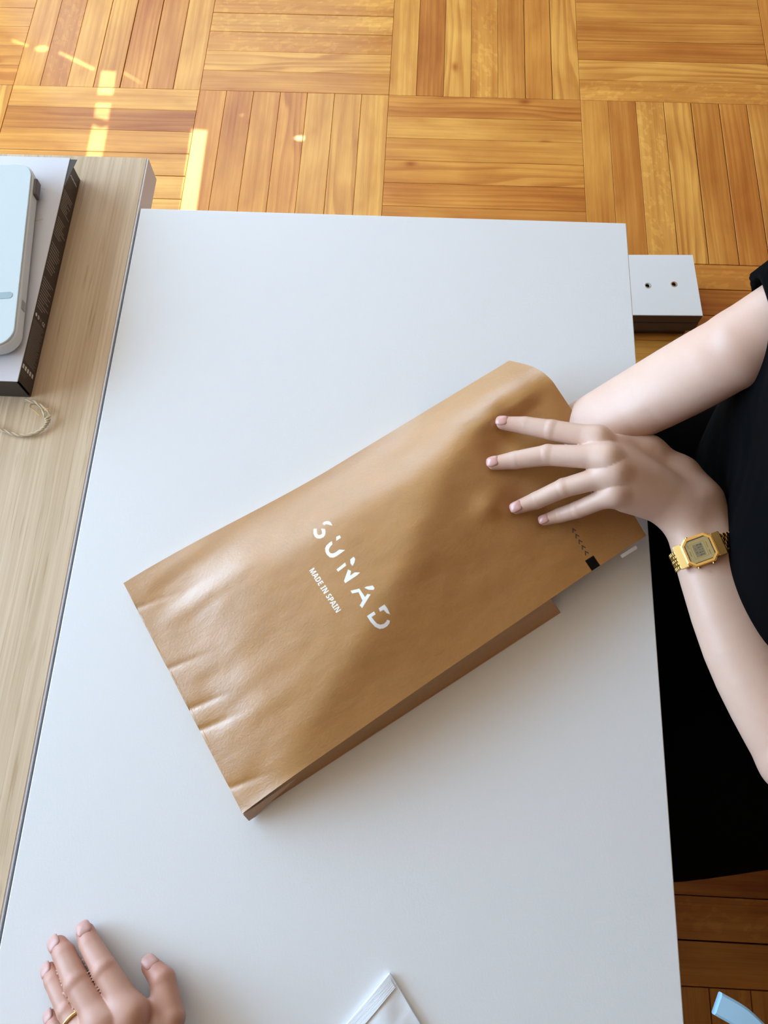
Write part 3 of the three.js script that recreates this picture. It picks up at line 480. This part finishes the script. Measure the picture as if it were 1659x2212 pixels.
  const legs = chain([cap([0.56, 0.535, -0.25], [0.333, 0.53, -0.270], 0.122, 0.112), cap([0.56, 0.535, -0.38], [0.333, 0.53, -0.40], 0.11, 0.11), cap([0.333, 0.53, -0.40], [0.14, 0.53, -0.35], 0.11, 0.08), cap([0.50, 0.60, -0.42], [0.36, 0.60, -0.43], 0.09, 0.085), cap([0.333, 0.53, -0.270], [0.06, 0.53, -0.30], 0.112, 0.082), cap([0.06, 0.53, -0.30], [0.10, 0.10, -0.32], 0.078, 0.066), cap([0.56, 0.535, -0.09], [0.333, 0.53, -0.047], 0.115, 0.105), cap([0.333, 0.53, -0.047], [0.06, 0.53, 0.02], 0.105, 0.082), cap([0.06, 0.53, 0.02], [0.11, 0.10, 0.03], 0.078, 0.066)], 0.006);
  part('trousers', meshField((x, y, z) => Math.max(legs(x, y, z) + 0.004 * fbm(x * 14, z * 14 + y * 9, 3), 0.085 - y), [-0.06, 0.05, -0.58], [0.72, 0.72, 0.16], 0.006), M.trousers, w);
  for (const [x, z] of [[0.06, -0.33], [0.07, 0.04]]) part('shoe', meshField((a, b, c) => Math.max(smin(ell(a, b, c, [x - 0.05, 0.035, z], [0.115, 0.04, 0.043]), capD(cap([x + 0.045, 0.045, z], [x + 0.045, 0.10, z], 0.042, 0.045), a, b, c), 0.03), 0.003 - b), [x - 0.2, -0.02, z - 0.08], [x + 0.13, 0.16, z + 0.08], 0.005), M.shoe, w);
}
const photographer = {
  r: 1.14, side: [0.95, 0, 0.1], down: [0, -1, 0],
  wrist: [-0.2010, 0.782, 0.2450], elbow: [-0.225, 0.795, 0.475], shoulder: [-0.24, 1.06, 0.62],
  fingers: [
    { j: [[-0.2093, 0.7780, 0.1681], [-0.2407, 0.7665, 0.1396], [-0.2608, 0.7545, 0.1229], [-0.2684, 0.7492, 0.1143]], r: [0.0122, 0.0106, 0.0094, 0.0080], n: [-0.25, -0.95, 0.1] },
    { j: [[-0.2316, 0.7800, 0.1761], [-0.2624, 0.7675, 0.1504], [-0.2817, 0.7550, 0.1319], [-0.2905, 0.7490, 0.1257]], r: [0.0122, 0.0107, 0.0096, 0.0081], n: [0.25, -0.95, 0.1] },
    { j: [[-0.2422, 0.7780, 0.1895], [-0.2661, 0.7660, 0.1708], [-0.2870, 0.7540, 0.1519], [-0.2938, 0.7482, 0.1462]], r: [0.0113, 0.0098, 0.0087, 0.0074], n: [0.3, -0.95, 0] },
    { j: [[-0.2466, 0.7720, 0.2073], [-0.2650, 0.7610, 0.1965], [-0.2790, 0.7530, 0.1870], [-0.2856, 0.7475, 0.1810]], r: [0.0104, 0.0089, 0.0080, 0.0068], n: [0.3, -0.95, 0] },
  ],
  thumb: { j: [[-0.1880, 0.7740, 0.2120], [-0.1785, 0.7655, 0.1724], [-0.1925, 0.7570, 0.1465], [-0.2060, 0.7510, 0.1375]], r: [0.0160, 0.0110, 0.0108, 0.0080], n: [-0.45, -0.85, 0.25] },
};
{
  const w = thing('person', 'person mostly out of view, left hand with gold ring resting on the white table', 'person');
  const A = armField(photographer);
  part('body', meshField(A.f, A.lo, A.hi, 0.0018, skinTint([photographer], [0.49, 0.25, 0.17], [0.42, 0.13, 0.075])), M.skin2, w);
  nails(photographer, w, M.nail2);
  const ps = photographer, other = { r: 1.14, side: [-0.95, 0, 0.1], down: [0, -1, 0], ...Object.fromEntries(['wrist', 'elbow', 'shoulder'].map((k) => [k, k === 'shoulder' ? [0.14, 1.06, 0.62] : [-0.08 - ps[k][0], ps[k][1] - 0.125, ps[k][2] + 0.24]])), fingers: ps.fingers.map((f) => ({ j: f.j.map((p) => [-0.08 - p[0], p[1] - 0.125, p[2] + 0.24]), r: f.r })), thumb: { j: ps.thumb.j.map((p) => [-0.08 - p[0], p[1] - 0.125, p[2] + 0.24]), r: ps.thumb.r } };
  const O = armField(other), hd = [-0.05, 1.31, 0.62];
  const headF = (x, y, z) => { let d = smin(ell(x, y, z, [hd[0], hd[1] + 0.025, hd[2] + 0.02], [0.08, 0.104, 0.10]), ell(x, y, z, [hd[0], hd[1] - 0.045, hd[2] - 0.03], [0.062, 0.084, 0.064]), 0.04); d = smin(d, capD(cap([hd[0], hd[1] + 0.008, hd[2] - 0.088], [hd[0], hd[1] - 0.034, hd[2] - 0.112], 0.008, 0.013), x, y, z), 0.012); for (const q of [-1, 1]) { d = smin(d, ell(x, y, z, [hd[0] + q * 0.084, hd[1] - 0.012, hd[2] + 0.012], [0.008, 0.033, 0.018]), 0.006); d = Math.max(d, -ell(x, y, z, [hd[0] + q * 0.032, hd[1] + 0.004, hd[2] - 0.1], [0.018, 0.012, 0.018])); } return smin(d, capD(cap([-0.05, 1.05, 0.66], [-0.05, 1.22, 0.64], 0.055, 0.052), x, y, z), 0.03); };
  part('body', mergeGeometries([meshField(O.f, O.lo, O.hi, 0.004, skinTint([other], [0.49, 0.25, 0.17], [0.42, 0.13, 0.075])), meshField(headF, [-0.2, 1.0, 0.44], [0.1, 1.46, 0.80], 0.006, (x, y, z, c) => { c[0] = 0.6; c[1] = 0.38; c[2] = 0.3; })]), M.skin2, w);
  for (const q of [-1, 1]) {
    const e = part('eye', new THREE.SphereGeometry(0.0118, 16, 12).translate(hd[0] + q * 0.032, hd[1] + 0.004, hd[2] - 0.077), std(RGB(0.62, 0.58, 0.55), 0.25), w);
    part('iris', new THREE.SphereGeometry(0.0058, 16, 12).scale(1, 1, 0.45).translate(hd[0] + q * 0.032, hd[1] + 0.001, hd[2] - 0.0873), std(RGB(0.03, 0.016, 0.008), 0.15), e);
  }
  part('hair', meshField((x, y, z) => Math.max(ell(x, y, z, [hd[0], hd[1] + 0.035, hd[2] + 0.028], [0.09, 0.110, 0.106]), -ell(x, y, z, [hd[0], hd[1] - 0.03, hd[2] - 0.10], [0.07, 0.085, 0.075])), [-0.2, 1.15, 0.48], [0.1, 1.5, 0.80], 0.006), M.hair, w);
  const cloth = std(RGB(0.05, 0.055, 0.075), 0.9), trunkF = chain([cap([-0.05, 0.56, 0.74], [-0.05, 0.85, 0.72], 0.15, 0.14), cap([-0.05, 0.85, 0.72], [-0.05, 0.98, 0.68], 0.14, 0.13), cap([-0.20, 1.06, 0.64], [0.10, 1.06, 0.64], 0.07, 0.07)], 0.06);
  const slv = (p) => { const ax = V3(p.shoulder).sub(V3(p.elbow)).normalize().toArray(), cuff = add3(p.elbow, ax, 0.05), a = cap(add3(cuff, ax, -0.05), p.shoulder, 0.060, 0.075), b = cap(add3(cuff, ax, -0.05), add3(cuff, ax, 0.05), 0.054); return (x, y, z) => Math.max(capD(a, x, y, z), -((x - cuff[0]) * ax[0] + (y - cuff[1]) * ax[1] + (z - cuff[2]) * ax[2]), -capD(b, x, y, z)); };
  const sA = slv(photographer), sB = slv(other);
  part('shirt', meshField((x, y, z) => Math.max(smin(smin(trunkF(x, y, z), sA(x, y, z), 0.03), sB(x, y, z), 0.03), -capD(cap([-0.05, 1.08, 0.655], [-0.05, 1.3, 0.64], 0.064, 0.07), x, y, z), y - 1.16), [-0.40, 0.38, 0.42], [0.32, 1.20, 0.94], 0.006), cloth, w);
  part('trousers', meshField((x, y, z) => Math.max(chain([cap([-0.14, 0.54, 0.74], [-0.17, 0.53, 0.36], 0.10, 0.078), cap([0.04, 0.54, 0.74], [0.07, 0.53, 0.36], 0.10, 0.078), cap([-0.17, 0.53, 0.36], [-0.17, 0.08, 0.42], 0.075, 0.06), cap([0.07, 0.53, 0.36], [0.07, 0.08, 0.42], 0.075, 0.06)], 0.02)(x, y, z), 0.07 - y), [-0.32, 0.02, 0.24], [0.22, 0.70, 0.90], 0.008), std(RGB(0.02, 0.025, 0.04), 0.95), w);
  for (const x of [-0.17, 0.07]) part('shoe', meshField((a, b, c) => Math.max(smin(ell(a, b, c, [x, 0.035, 0.34], [0.048, 0.04, 0.13]), capD(cap([x, 0.045, 0.44], [x, 0.09, 0.44], 0.045, 0.048), a, b, c), 0.03), 0.003 - b), [x - 0.08, -0.02, 0.18], [x + 0.08, 0.15, 0.52], 0.006), M.shoe, w);
  // ring on the third finger
  const f = photographer.fingers[2], a = V3(f.j[0]), d = V3(f.j[1]).sub(a), g = new THREE.TorusGeometry(0.0112, 0.0014, 10, 40);
  const ring = part('ring', g, std(RGB(0.83, 0.60, 0.25), 0.25, { metalness: 1 }), scene); ring.name = 'finger_ring'; ring.position.copy(a).addScaledVector(d, 0.66); ring.quaternion.setFromUnitVectors(new THREE.Vector3(0, 0, 1), d.clone().normalize()); tag(ring, 'thin gold ring on the hand at the lower left', 'ring');
}

// ---------------------------------------------------------------- wristwatch
{
  const n = V3([-0.10, 0.98, 0.05]).normalize(), fa = V3(womanLeft.elbow).sub(V3(womanLeft.wrist)).normalize(); const e = fa.clone().addScaledVector(n, -fa.dot(n)).normalize(), b = new THREE.Vector3().crossVectors(e, n).normalize();   // e to the elbow, b across
  const c0 = V3(mix3(womanLeft.wrist, womanLeft.mid, 0.33)), t = thing('wristwatch', 'gold digital wristwatch on the left wrist of the person in black', 'watch'); t.position.copy(c0); t.quaternion.setFromRotationMatrix(new THREE.Matrix4().makeBasis(e, n, b));
  // local frame: x to the elbow, y out of the wrist, z across it (12 o'clock at -z or +z, see sign below)
  const gold = std(RGB(0.80, 0.52, 0.17), 0.22, { metalness: 1 }), goldDull = std(RGB(0.72, 0.47, 0.16), 0.34, { metalness: 1 });
  const ra = 0.0348, rb = 0.0230, top = 0.0005, PHI = 0.42, psi = Math.atan2(Math.sin(PHI) / ra, Math.cos(PHI) / rb), headAt = [0, rb * Math.cos(PHI), ra * Math.sin(PHI)];
  const head = (...a) => { const m = part(...a); m.position.set(...headAt); m.rotation.x = psi; return m; };
  const oct = (w, l, c) => { const s = new THREE.Shape(); [[w - c, l], [w, l - c], [w, -l + c], [w - c, -l], [-w + c, -l], [-w, -l + c], [-w, l - c], [-w + c, l]].forEach(([x, y], i) => (i ? s.lineTo(x, y) : s.moveTo(x, y))); s.closePath(); return s; };
  const ext = (s, d, bev = 0.0004) => new THREE.ExtrudeGeometry(s, { depth: d - 2 * bev, bevelEnabled: true, bevelSize: bev, bevelThickness: bev, bevelSegments: 2 }).rotateX(-Math.PI / 2).translate(0, bev, 0);
  head('case', ext(oct(0.0138, 0.0145, 0.0052), 0.0058).translate(0, top, 0), gold, t);
  const bezelShape = oct(0.0134, 0.0136, 0.0052); bezelShape.holes.push(new THREE.Path(oct(0.0114, 0.0118, 0.0042).getPoints()));
  head('bezel', ext(bezelShape, 0.0016, 0.0005).translate(0, top + 0.0055, 0), gold, t);
  const face = canvasTex(512, 512, (g, w) => {
    g.fillStyle = '#2e2413'; g.fillRect(0, 0, w, w); g.fillStyle = '#a58f58'; g.fillRect(22, 22, w - 44, w - 44);
    g.strokeStyle = '#6f5c33'; g.lineWidth = 6; g.strokeRect(96, 112, 320, 272);
    g.fillStyle = '#776a4d'; g.fillRect(118, 150, 276, 190);
    g.fillStyle = '#241d14'; g.font = 'bold 118px monospace'; g.textAlign = 'center'; g.textBaseline = 'middle'; g.fillText('11:12', 256, 276, 262); g.font = 'bold 44px monospace'; g.fillText('SU 11', 250, 188);
    g.fillStyle = '#3f3119'; g.font = 'bold 30px sans-serif'; g.fillText('ALARM', 150, 420); g.fillText('LIGHT', 380, 72); g.fillStyle = '#6a5730'; g.fillRect(180, 60, 110, 14); g.fillRect(250, 414, 130, 12);
  });
  const fg = new THREE.PlaneGeometry(0.0229, 0.0237).rotateX(-Math.PI / 2).rotateY(0);
  { const uv = fg.attributes.uv, p = fg.attributes.position; for (let i = 0; i < uv.count; i++) uv.setXY(i, 0.5 - p.getX(i) / 0.0229, 0.5 + p.getZ(i) / 0.0237); }
  head('dial', fg.translate(0, top + 0.0061, 0), std(RGB(1, 1, 1), 0.35, { map: face, metalness: 0.25 }), t);
  head('crystal', ext(oct(0.0113, 0.0117, 0.0042), 0.0008, 0.0001).translate(0, top + 0.0063, 0), M.glass, t);
  for (const s of [-1, 1]) head('lug', ext(oct(0.0108, 0.0036, 0.0006), 0.0042, 0.0005).rotateX(s * 0.25).translate(0, top + 0.0003, s * 0.0168), goldDull, t);
  for (const [x, z] of [[1, 0.0068], [1, -0.0068], [-1, 0.0068]]) head('button', new THREE.CylinderGeometry(0.0012, 0.0012, 0.002, 12).rotateZ(Math.PI / 2).translate(x * 0.0145, top + 0.003, z), gold, t);
  const links = [];
  const N = 56; for (let i = 0; i < N; i++) {
    const q = i / N * 2 * Math.PI, z = ra * Math.sin(q), y = rb * Math.cos(q); if (Math.hypot(y - headAt[1], z - headAt[2]) < 0.0196) continue;
    const nz = Math.sin(q) / ra, ny = Math.cos(q) / rb, turn = Math.atan2(nz, ny), wid = lerp(0.0098, 0.0082, Math.min(1, Math.abs(q > Math.PI ? 2 * Math.PI - q : q) / Math.PI));
    for (const [x, hw, odd] of [[-0.78, 0.21, 0], [-0.37, 0.17, 1], [0, 0.17, 0], [0.37, 0.17, 1], [0.78, 0.21, 0]]) links.push(rbox(hw * 2 * wid, 0.0021, 0.0030, 0.0007, 0, 0, 0, 1).rotateX(turn).translate(x * wid, y + 0.0006 * ny / Math.hypot(ny, nz), z + (odd ? 0.0016 * Math.cos(turn) : 0)));
  }
  const band = part('band', merge(links), gold, t); band.userData.kind = 'stuff'; band.userData.label = 'gold link band';
}

// ---------------------------------------------------------------- left desk: product box, tablet, twine and pin
{
  const t = thing('product_box', 'shallow printed carton with dark sides on the oak desk under a pale gadget', 'box', [-0.5795, TH + 0.0004, -0.5755]);
  const w = 0.30, l = 0.313, h = 0.036, k = 0.0008;
  const dark = std(RGB(0.035, 0.028, 0.024), 0.45);
  const sideMap = canvasTex(2048, 256, (g, W, H) => {       // along the long side; top of the box at the top of the canvas
    g.fillStyle = '#362c28'; g.fillRect(0, 0, W, H);
    const line = (u, a, b, wd, col) => { g.strokeStyle = col; g.lineWidth = wd; g.setLineDash([7, 2, 11, 3, 5, 2, 9, 2]); g.lineDashOffset = u * 900 % 31; g.beginPath(); g.moveTo(u * W, a * H); g.lineTo(u * W, b * H); g.stroke(); g.setLineDash([]); };
    g.save(); g.translate(0.045 * W, 0.12 * H); g.rotate(Math.PI / 2); g.strokeStyle = '#cfcac5'; g.lineWidth = 7; for (let i = 0; i < 12; i++) { g.beginPath(); g.arc(8 + i * 16, -6, 6, i % 3, 5 + i % 3); g.stroke(); } g.restore();
    for (let i = 0; i < 3; i++) line(0.083 + i * 0.012, 0.12, 0.62 - i * 0.1, 4, '#7d4f3c');
    for (const [a, b, n] of [[0.14, 0.235, 9], [0.27, 0.36, 8], [0.39, 0.52, 10], [0.55, 0.69, 12]]) for (let i = 0; i < n; i++) line(lerp(a, b, i / n), 0.10, 0.5 + 0.40 * PERM[i * 7 + n] / 255, 5.5, '#c9c2bb');
    for (let i = 0; i < 26; i++) line(lerp(0.735, 0.915, i / 26), 0.10, 0.74 + 0.18 * PERM[i * 3 + 2] / 255, 3.2, '#b0a8a1');
    g.fillStyle = '#e8e4e0'; g.strokeStyle = '#e8e4e0'; g.lineWidth = 6; const cx = 0.712 * W; g.beginPath(); g.arc(cx, 0.18 * H, 15, 0, 7); g.fill(); g.beginPath(); g.arc(cx, 0.36 * H, 13, 0, 7); g.stroke(); g.beginPath(); g.moveTo(cx - 6, 0.36 * H); g.lineTo(cx + 8, 0.34 * H); g.lineTo(cx + 2, 0.4 * H); g.fill(); g.strokeStyle = '#777'; g.strokeRect(cx - 10, 0.5 * H, 18, 18);
    g.save(); g.translate(cx - 12, 0.66 * H); g.rotate(Math.PI / 2); g.font = 'bold 44px sans-serif'; g.fillText('CE', 0, 0); g.restore();
    for (let i = 0; i < 5; i++) { g.fillStyle = '#dcd8d4'; g.fillRect(0.925 * W, (0.08 + i * 0.17) * H, 34, 28); }
    for (let i = 0; i < 3; i++) line(0.950 + i * 0.008, 0.1, 0.55 - i * 0.06, 2.5, '#8d857e');
  });
  const topMap = canvasTex(512, 512, (g, W) => {
    g.fillStyle = '#d5d3d8'; g.fillRect(0, 0, W, W);
    g.strokeStyle = '#c6c2c4'; g.lineWidth = 3; g.beginPath(); g.moveTo(W * 0.93, W * 0.16); g.quadraticCurveTo(W * 0.86, W * 0.13, W * 0.78, W * 0.2); g.moveTo(W * 0.95, W * 0.30); g.quadraticCurveTo(W * 0.8, W * 0.34, W * 0.74, W * 0.42); g.stroke();
    g.fillStyle = '#e6e8e6'; g.beginPath(); g.ellipse(W * 0.82, W * 0.88, 40, 34, 0, 0, 7); g.fill();
  });
  part('bottom_tray', box(w - 2 * k, 0.004, l - 2 * k, 0, 0.002, 0), dark, t);
  part('top_lid', rbox(w, 0.0012, l, 0.0005, 0, h - 0.0006, 0), std(RGB(1, 1, 1), 0.5, { map: topMap }), t);
  const side = sheet(40, 2, (s, q) => [[w / 2 - k / 2, lerp(h - 0.001, 0.001, q), lerp(-l / 2 + 0.002, l / 2 - 0.0022, s)], [s, 1 - q]]);
  part('side_wall', side, std(RGB(1, 1, 1), 0.42, { map: sideMap, side: THREE.DoubleSide }), t, 'dark side printed with small white text');
  part('side_wall', box(k, h - 0.0015, l - 0.004, -w / 2 + k, h / 2, 0), dark, t);
  part('end_wall', box(w - 0.003, h - 0.0015, k, -0.0005, h / 2, l / 2 - k / 2), dark, t); part('end_wall', box(w - 0.003, h - 0.0015, k, -0.0005, h / 2, -l / 2 + k / 2), dark, t);
  const flap = new THREE.Shape(); flap.moveTo(0, 0); flap.lineTo(0.009, 0); flap.lineTo(0.0015, 0.042); flap.closePath();
  part('corner_flap', new THREE.ExtrudeGeometry(flap, { depth: 0.0008, bevelEnabled: false }).rotateX(Math.PI / 2).translate(w / 2 - 0.0005, h - 0.0005, -l / 2 + 0.002), std(RGB(0.06, 0.055, 0.05), 0.4), t);
}
{
  const t = thing('gadget', 'pale rounded glass-topped gadget lying on the shallow carton', 'gadget', [-0.5443, TH + 0.0364, -0.5664]);
  const slab = (hw, hl, r, y0, y1, bev) => { const s = new THREE.Shape(), a = hw, b = hl; s.moveTo(-a + r, -b); s.lineTo(a - r, -b); s.absarc(a - r, -b + r, r, -Math.PI / 2, 0); s.lineTo(a, b - r); s.absarc(a - r, b - r, r, 0, Math.PI / 2); s.lineTo(-a + r, b); s.absarc(-a + r, b - r, r, Math.PI / 2, Math.PI); s.lineTo(-a, -b + r); s.absarc(-a + r, -b + r, r, Math.PI, 1.5 * Math.PI); return new THREE.ExtrudeGeometry(s, { depth: y1 - y0 - 2 * bev, bevelEnabled: true, bevelSize: bev, bevelThickness: bev, bevelSegments: 3, curveSegments: 12 }).rotateX(-Math.PI / 2).translate(0, y0 + bev, 0); };
  const shell = std(RGB(0.70, 0.72, 0.74), 0.35), glassTop = std(RGB(0.60, 0.68, 0.70), 0.15, { clearcoat: 0.4, clearcoatRoughness: 0.05 });
  const g = new THREE.Group(); t.rotation.y = 0.116;
  part('shell', slab(0.0985, 0.126, 0.020, 0.004, 0.019, 0.0015), shell, t);
  part('glass_top', slab(0.0975, 0.125, 0.020, 0.0190, 0.0215, 0.0008), glassTop, t);
  part('touch_bar', slab(0.030, 0.0042, 0.004, 0.02145, 0.0218, 0.0001).translate(0.062, 0, 0.062), std(RGB(0.34, 0.45, 0.48), 0.3), t, 'grey rounded mark');
  for (const x of [-0.07, 0.07]) for (const z of [-0.1, 0.1]) part('foot', new THREE.CylinderGeometry(0.01, 0.01, 0.0045, 20).translate(x, 0.00225, z), std(RGB(0.3, 0.3, 0.3), 0.8), t);
  part('clip', rbox(0.006, 0.012, 0.024, 0.002, 0.1005, 0.0105, -0.095), std(RGB(0.12, 0.10, 0.09), 0.4), t, 'dark clip on the side');
  part('notch', rbox(0.002, 0.008, 0.012, 0.0008, 0.1000, 0.011, 0.070), std(RGB(0.35, 0.33, 0.33), 0.5), t);
}
{
  const t = thing('twine_loop', 'loop of natural twine on the oak desk at the corner of the carton', 'string');
  const base = curvePts([[-0.434, 0.7435, -0.4135], [-0.4205, 0.7440, -0.4105], [-0.4110, 0.7450, -0.4030], [-0.4045, 0.7460, -0.3945], [-0.4030, 0.7450, -0.3870], [-0.4080, 0.7440, -0.3775], [-0.4190, 0.7432, -0.3715], [-0.4330, 0.7432, -0.3700], [-0.4470, 0.7440, -0.3735], [-0.4620, 0.7450, -0.3790], [-0.482, 0.744, -0.384], [-0.500, 0.743, -0.380]], 150);
  for (const ph of [0, Math.PI]) {
    const pts = base.map((p, i) => { const q = base[Math.min(i + 1, 150)], o = base[Math.max(i - 1, 0)], d = V3(q).sub(V3(o)).normalize(), s = new THREE.Vector3(0, 1, 0).cross(d).normalize(), open = 0.00100 + 0.0022 * Math.exp(-(((i - 42) / 14) ** 2)), a = i * 0.34 * (1 - 0.6 * Math.exp(-(((i - 42) / 16) ** 2))) + ph; return [p[0] + s.x * open * Math.cos(a), Math.max(TH + 0.0012, p[1] + open * 0.6 * Math.sin(a)), p[2] + s.z * open * Math.cos(a)]; });
    part('strand', sweep(pts, circle(0.00112, 8)), std(RGB(0.62, 0.50, 0.33), 0.85), t);
  }
}
{
  const t = thing('safety_pin', 'small brass safety pin hooked on the twine beside the carton', 'pin');
  const wire = (pts, n = 40) => sweep(curvePts(pts, n), circle(0.00055, 6));
  part('pin_wire', wire([[-0.4140, 0.7440, -0.3940], [-0.4158, 0.7440, -0.3965], [-0.4215, 0.7440, -0.4010], [-0.4265, 0.7440, -0.4050], [-0.4262, 0.7440, -0.4078], [-0.4225, 0.7440, -0.4085], [-0.4180, 0.7445, -0.4060], [-0.4120, 0.7450, -0.4015], [-0.4085, 0.7455, -0.4000], [-0.4062, 0.7455, -0.4010]], 60), std(RGB(0.80, 0.60, 0.28), 0.25, { metalness: 1 }), t);
  part('pin_head', rbox(0.0042, 0.0014, 0.0030, 0.0006, -0.4068, 0.7455, -0.4022), std(RGB(0.78, 0.58, 0.26), 0.3, { metalness: 1 }), t);
}

// ---------------------------------------------------------------- white paper packet at the lower edge
{
  const t = thing('paper_packet', 'folded white paper packet on the white table near its lower edge', 'packet');
  const c = [0.0027, 0.134], a = V3([-0.0348, 0, 0.0397]).normalize(), b = V3([0.0274, 0, 0.0366]).normalize();
  const at = (p, q, h) => [c[0] + a.x * p + b.x * q, TH + 0.0006 + h, c[1] + a.z * p + b.z * q];
  const m = std(RGB(0.82, 0.84, 0.87), 0.6, { side: THREE.DoubleSide, bumpMap: paperBump, bumpScale: 0.0004 });
  const hgt = (s, q) => 0.004 + 0.006 * Math.sin(Math.PI * clamp(q * 1.0)) * smooth(0, 0.2, s) + 0.0012 * fbm(s * 9, q * 7 + 2, 3);
  part('upper_sheet', sheet(40, 30, (s, q) => [at(s * 0.17, q * 0.11, hgt(s, q)), [s, q]]), m, t);
  part('lower_sheet', sheet(4, 4, (s, q) => [at(s * 0.17, q * 0.11, 0.0003), [s, q]]), m, t);
  part('folded_edge', sheet(30, 3, (s, q) => [at(s * 0.17, -0.0006 * Math.sin(q * Math.PI), lerp(hgt(s, 0), 0.0003, q)), [s, q * 0.1]]), m, t);
  part('folded_edge', sheet(30, 3, (s, q) => [at(-0.0006 * Math.sin(q * Math.PI), s * 0.11, lerp(hgt(0, s), 0.0003, q)), [s, q * 0.1]]), m, t);
  part('folded_edge', sheet(30, 3, (s, q) => [at(s * 0.17, 0.11, lerp(hgt(s, 1), 0.0003, q)), [s, q * 0.1]]), m, t);
  part('flap_crease', sheet(30, 4, (s, q) => [at(lerp(0.002, 0.168, s), lerp(0.0005, 0.011, q), hgt(lerp(0.002, 0.168, s) / 0.17, lerp(0.0005, 0.011, q) / 0.11) + 0.0012), [s, q]]), m, t);
}

// ---------------------------------------------------------------- armchair
{
  const t = thing('armchair', 'dark armchair with pale blue curved armrests at the right of the table', 'chair', [0.610, 0, -0.137]); t.rotation.y = -0.06;
  const blue = std(RGB(0.40, 0.66, 0.86), 0.4), black = std(RGB(0.006, 0.006, 0.007), 0.9);
  part('seat', rbox(0.42, 0.06, 0.36, 0.025, 0.02, 0.385, -0.02), black, t);
  part('base', rbox(0.24, 0.33, 0.36, 0.01, 0.10, 0.195, -0.02), black, t);
  part('backrest', rbox(0.05, 0.42, 0.42, 0.02, 0.215, 0.70, 0), black, t);
  for (const s of [-1, 1]) {
    part('armrest', sweep(curvePts([[-0.304, 0.735, s * 0.300], [-0.285, 0.7355, s * 0.308], [-0.255, 0.735, s * 0.328], [-0.20, 0.730, s * 0.335], [0.0, 0.730, s * 0.332], [0.17, 0.735, s * 0.315], [0.215, 0.74, s * 0.27], [0.22, 0.74, s * 0.205]], 60), [[-0.0085, -0.005], [0.0085, -0.005], [0.0095, -0.003], [0.0095, 0.003], [0.0075, 0.0055], [-0.0075, 0.0055], [-0.0095, 0.003], [-0.0095, -0.003]]), blue, t);
    part('arm_support', sweep(curvePts([[-0.05, 0.727, s * 0.332], [-0.05, 0.52, s * 0.325], [-0.05, 0.40, s * 0.16]], 24), circle(0.011, 10), [1, 0, 0]), blue, t);
    for (const q of [-1, 1]) part('leg', sweep(curvePts([[q * 0.17, 0.375, s * 0.19], [q * 0.19, 0.2, s * 0.205], [q * 0.215, 0.0, s * 0.23]], 16), circle(0.013, 10), [1, 0, 0]), blue, t);
  }
}
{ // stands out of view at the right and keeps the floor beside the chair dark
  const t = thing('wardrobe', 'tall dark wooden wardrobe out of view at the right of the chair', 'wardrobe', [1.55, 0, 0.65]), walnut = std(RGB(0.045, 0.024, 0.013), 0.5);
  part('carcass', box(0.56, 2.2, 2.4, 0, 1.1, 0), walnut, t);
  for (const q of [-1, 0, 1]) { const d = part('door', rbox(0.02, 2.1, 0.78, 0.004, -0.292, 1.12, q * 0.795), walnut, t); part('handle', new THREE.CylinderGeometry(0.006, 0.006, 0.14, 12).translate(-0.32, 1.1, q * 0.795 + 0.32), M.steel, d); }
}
renderer.render(scene, camera);
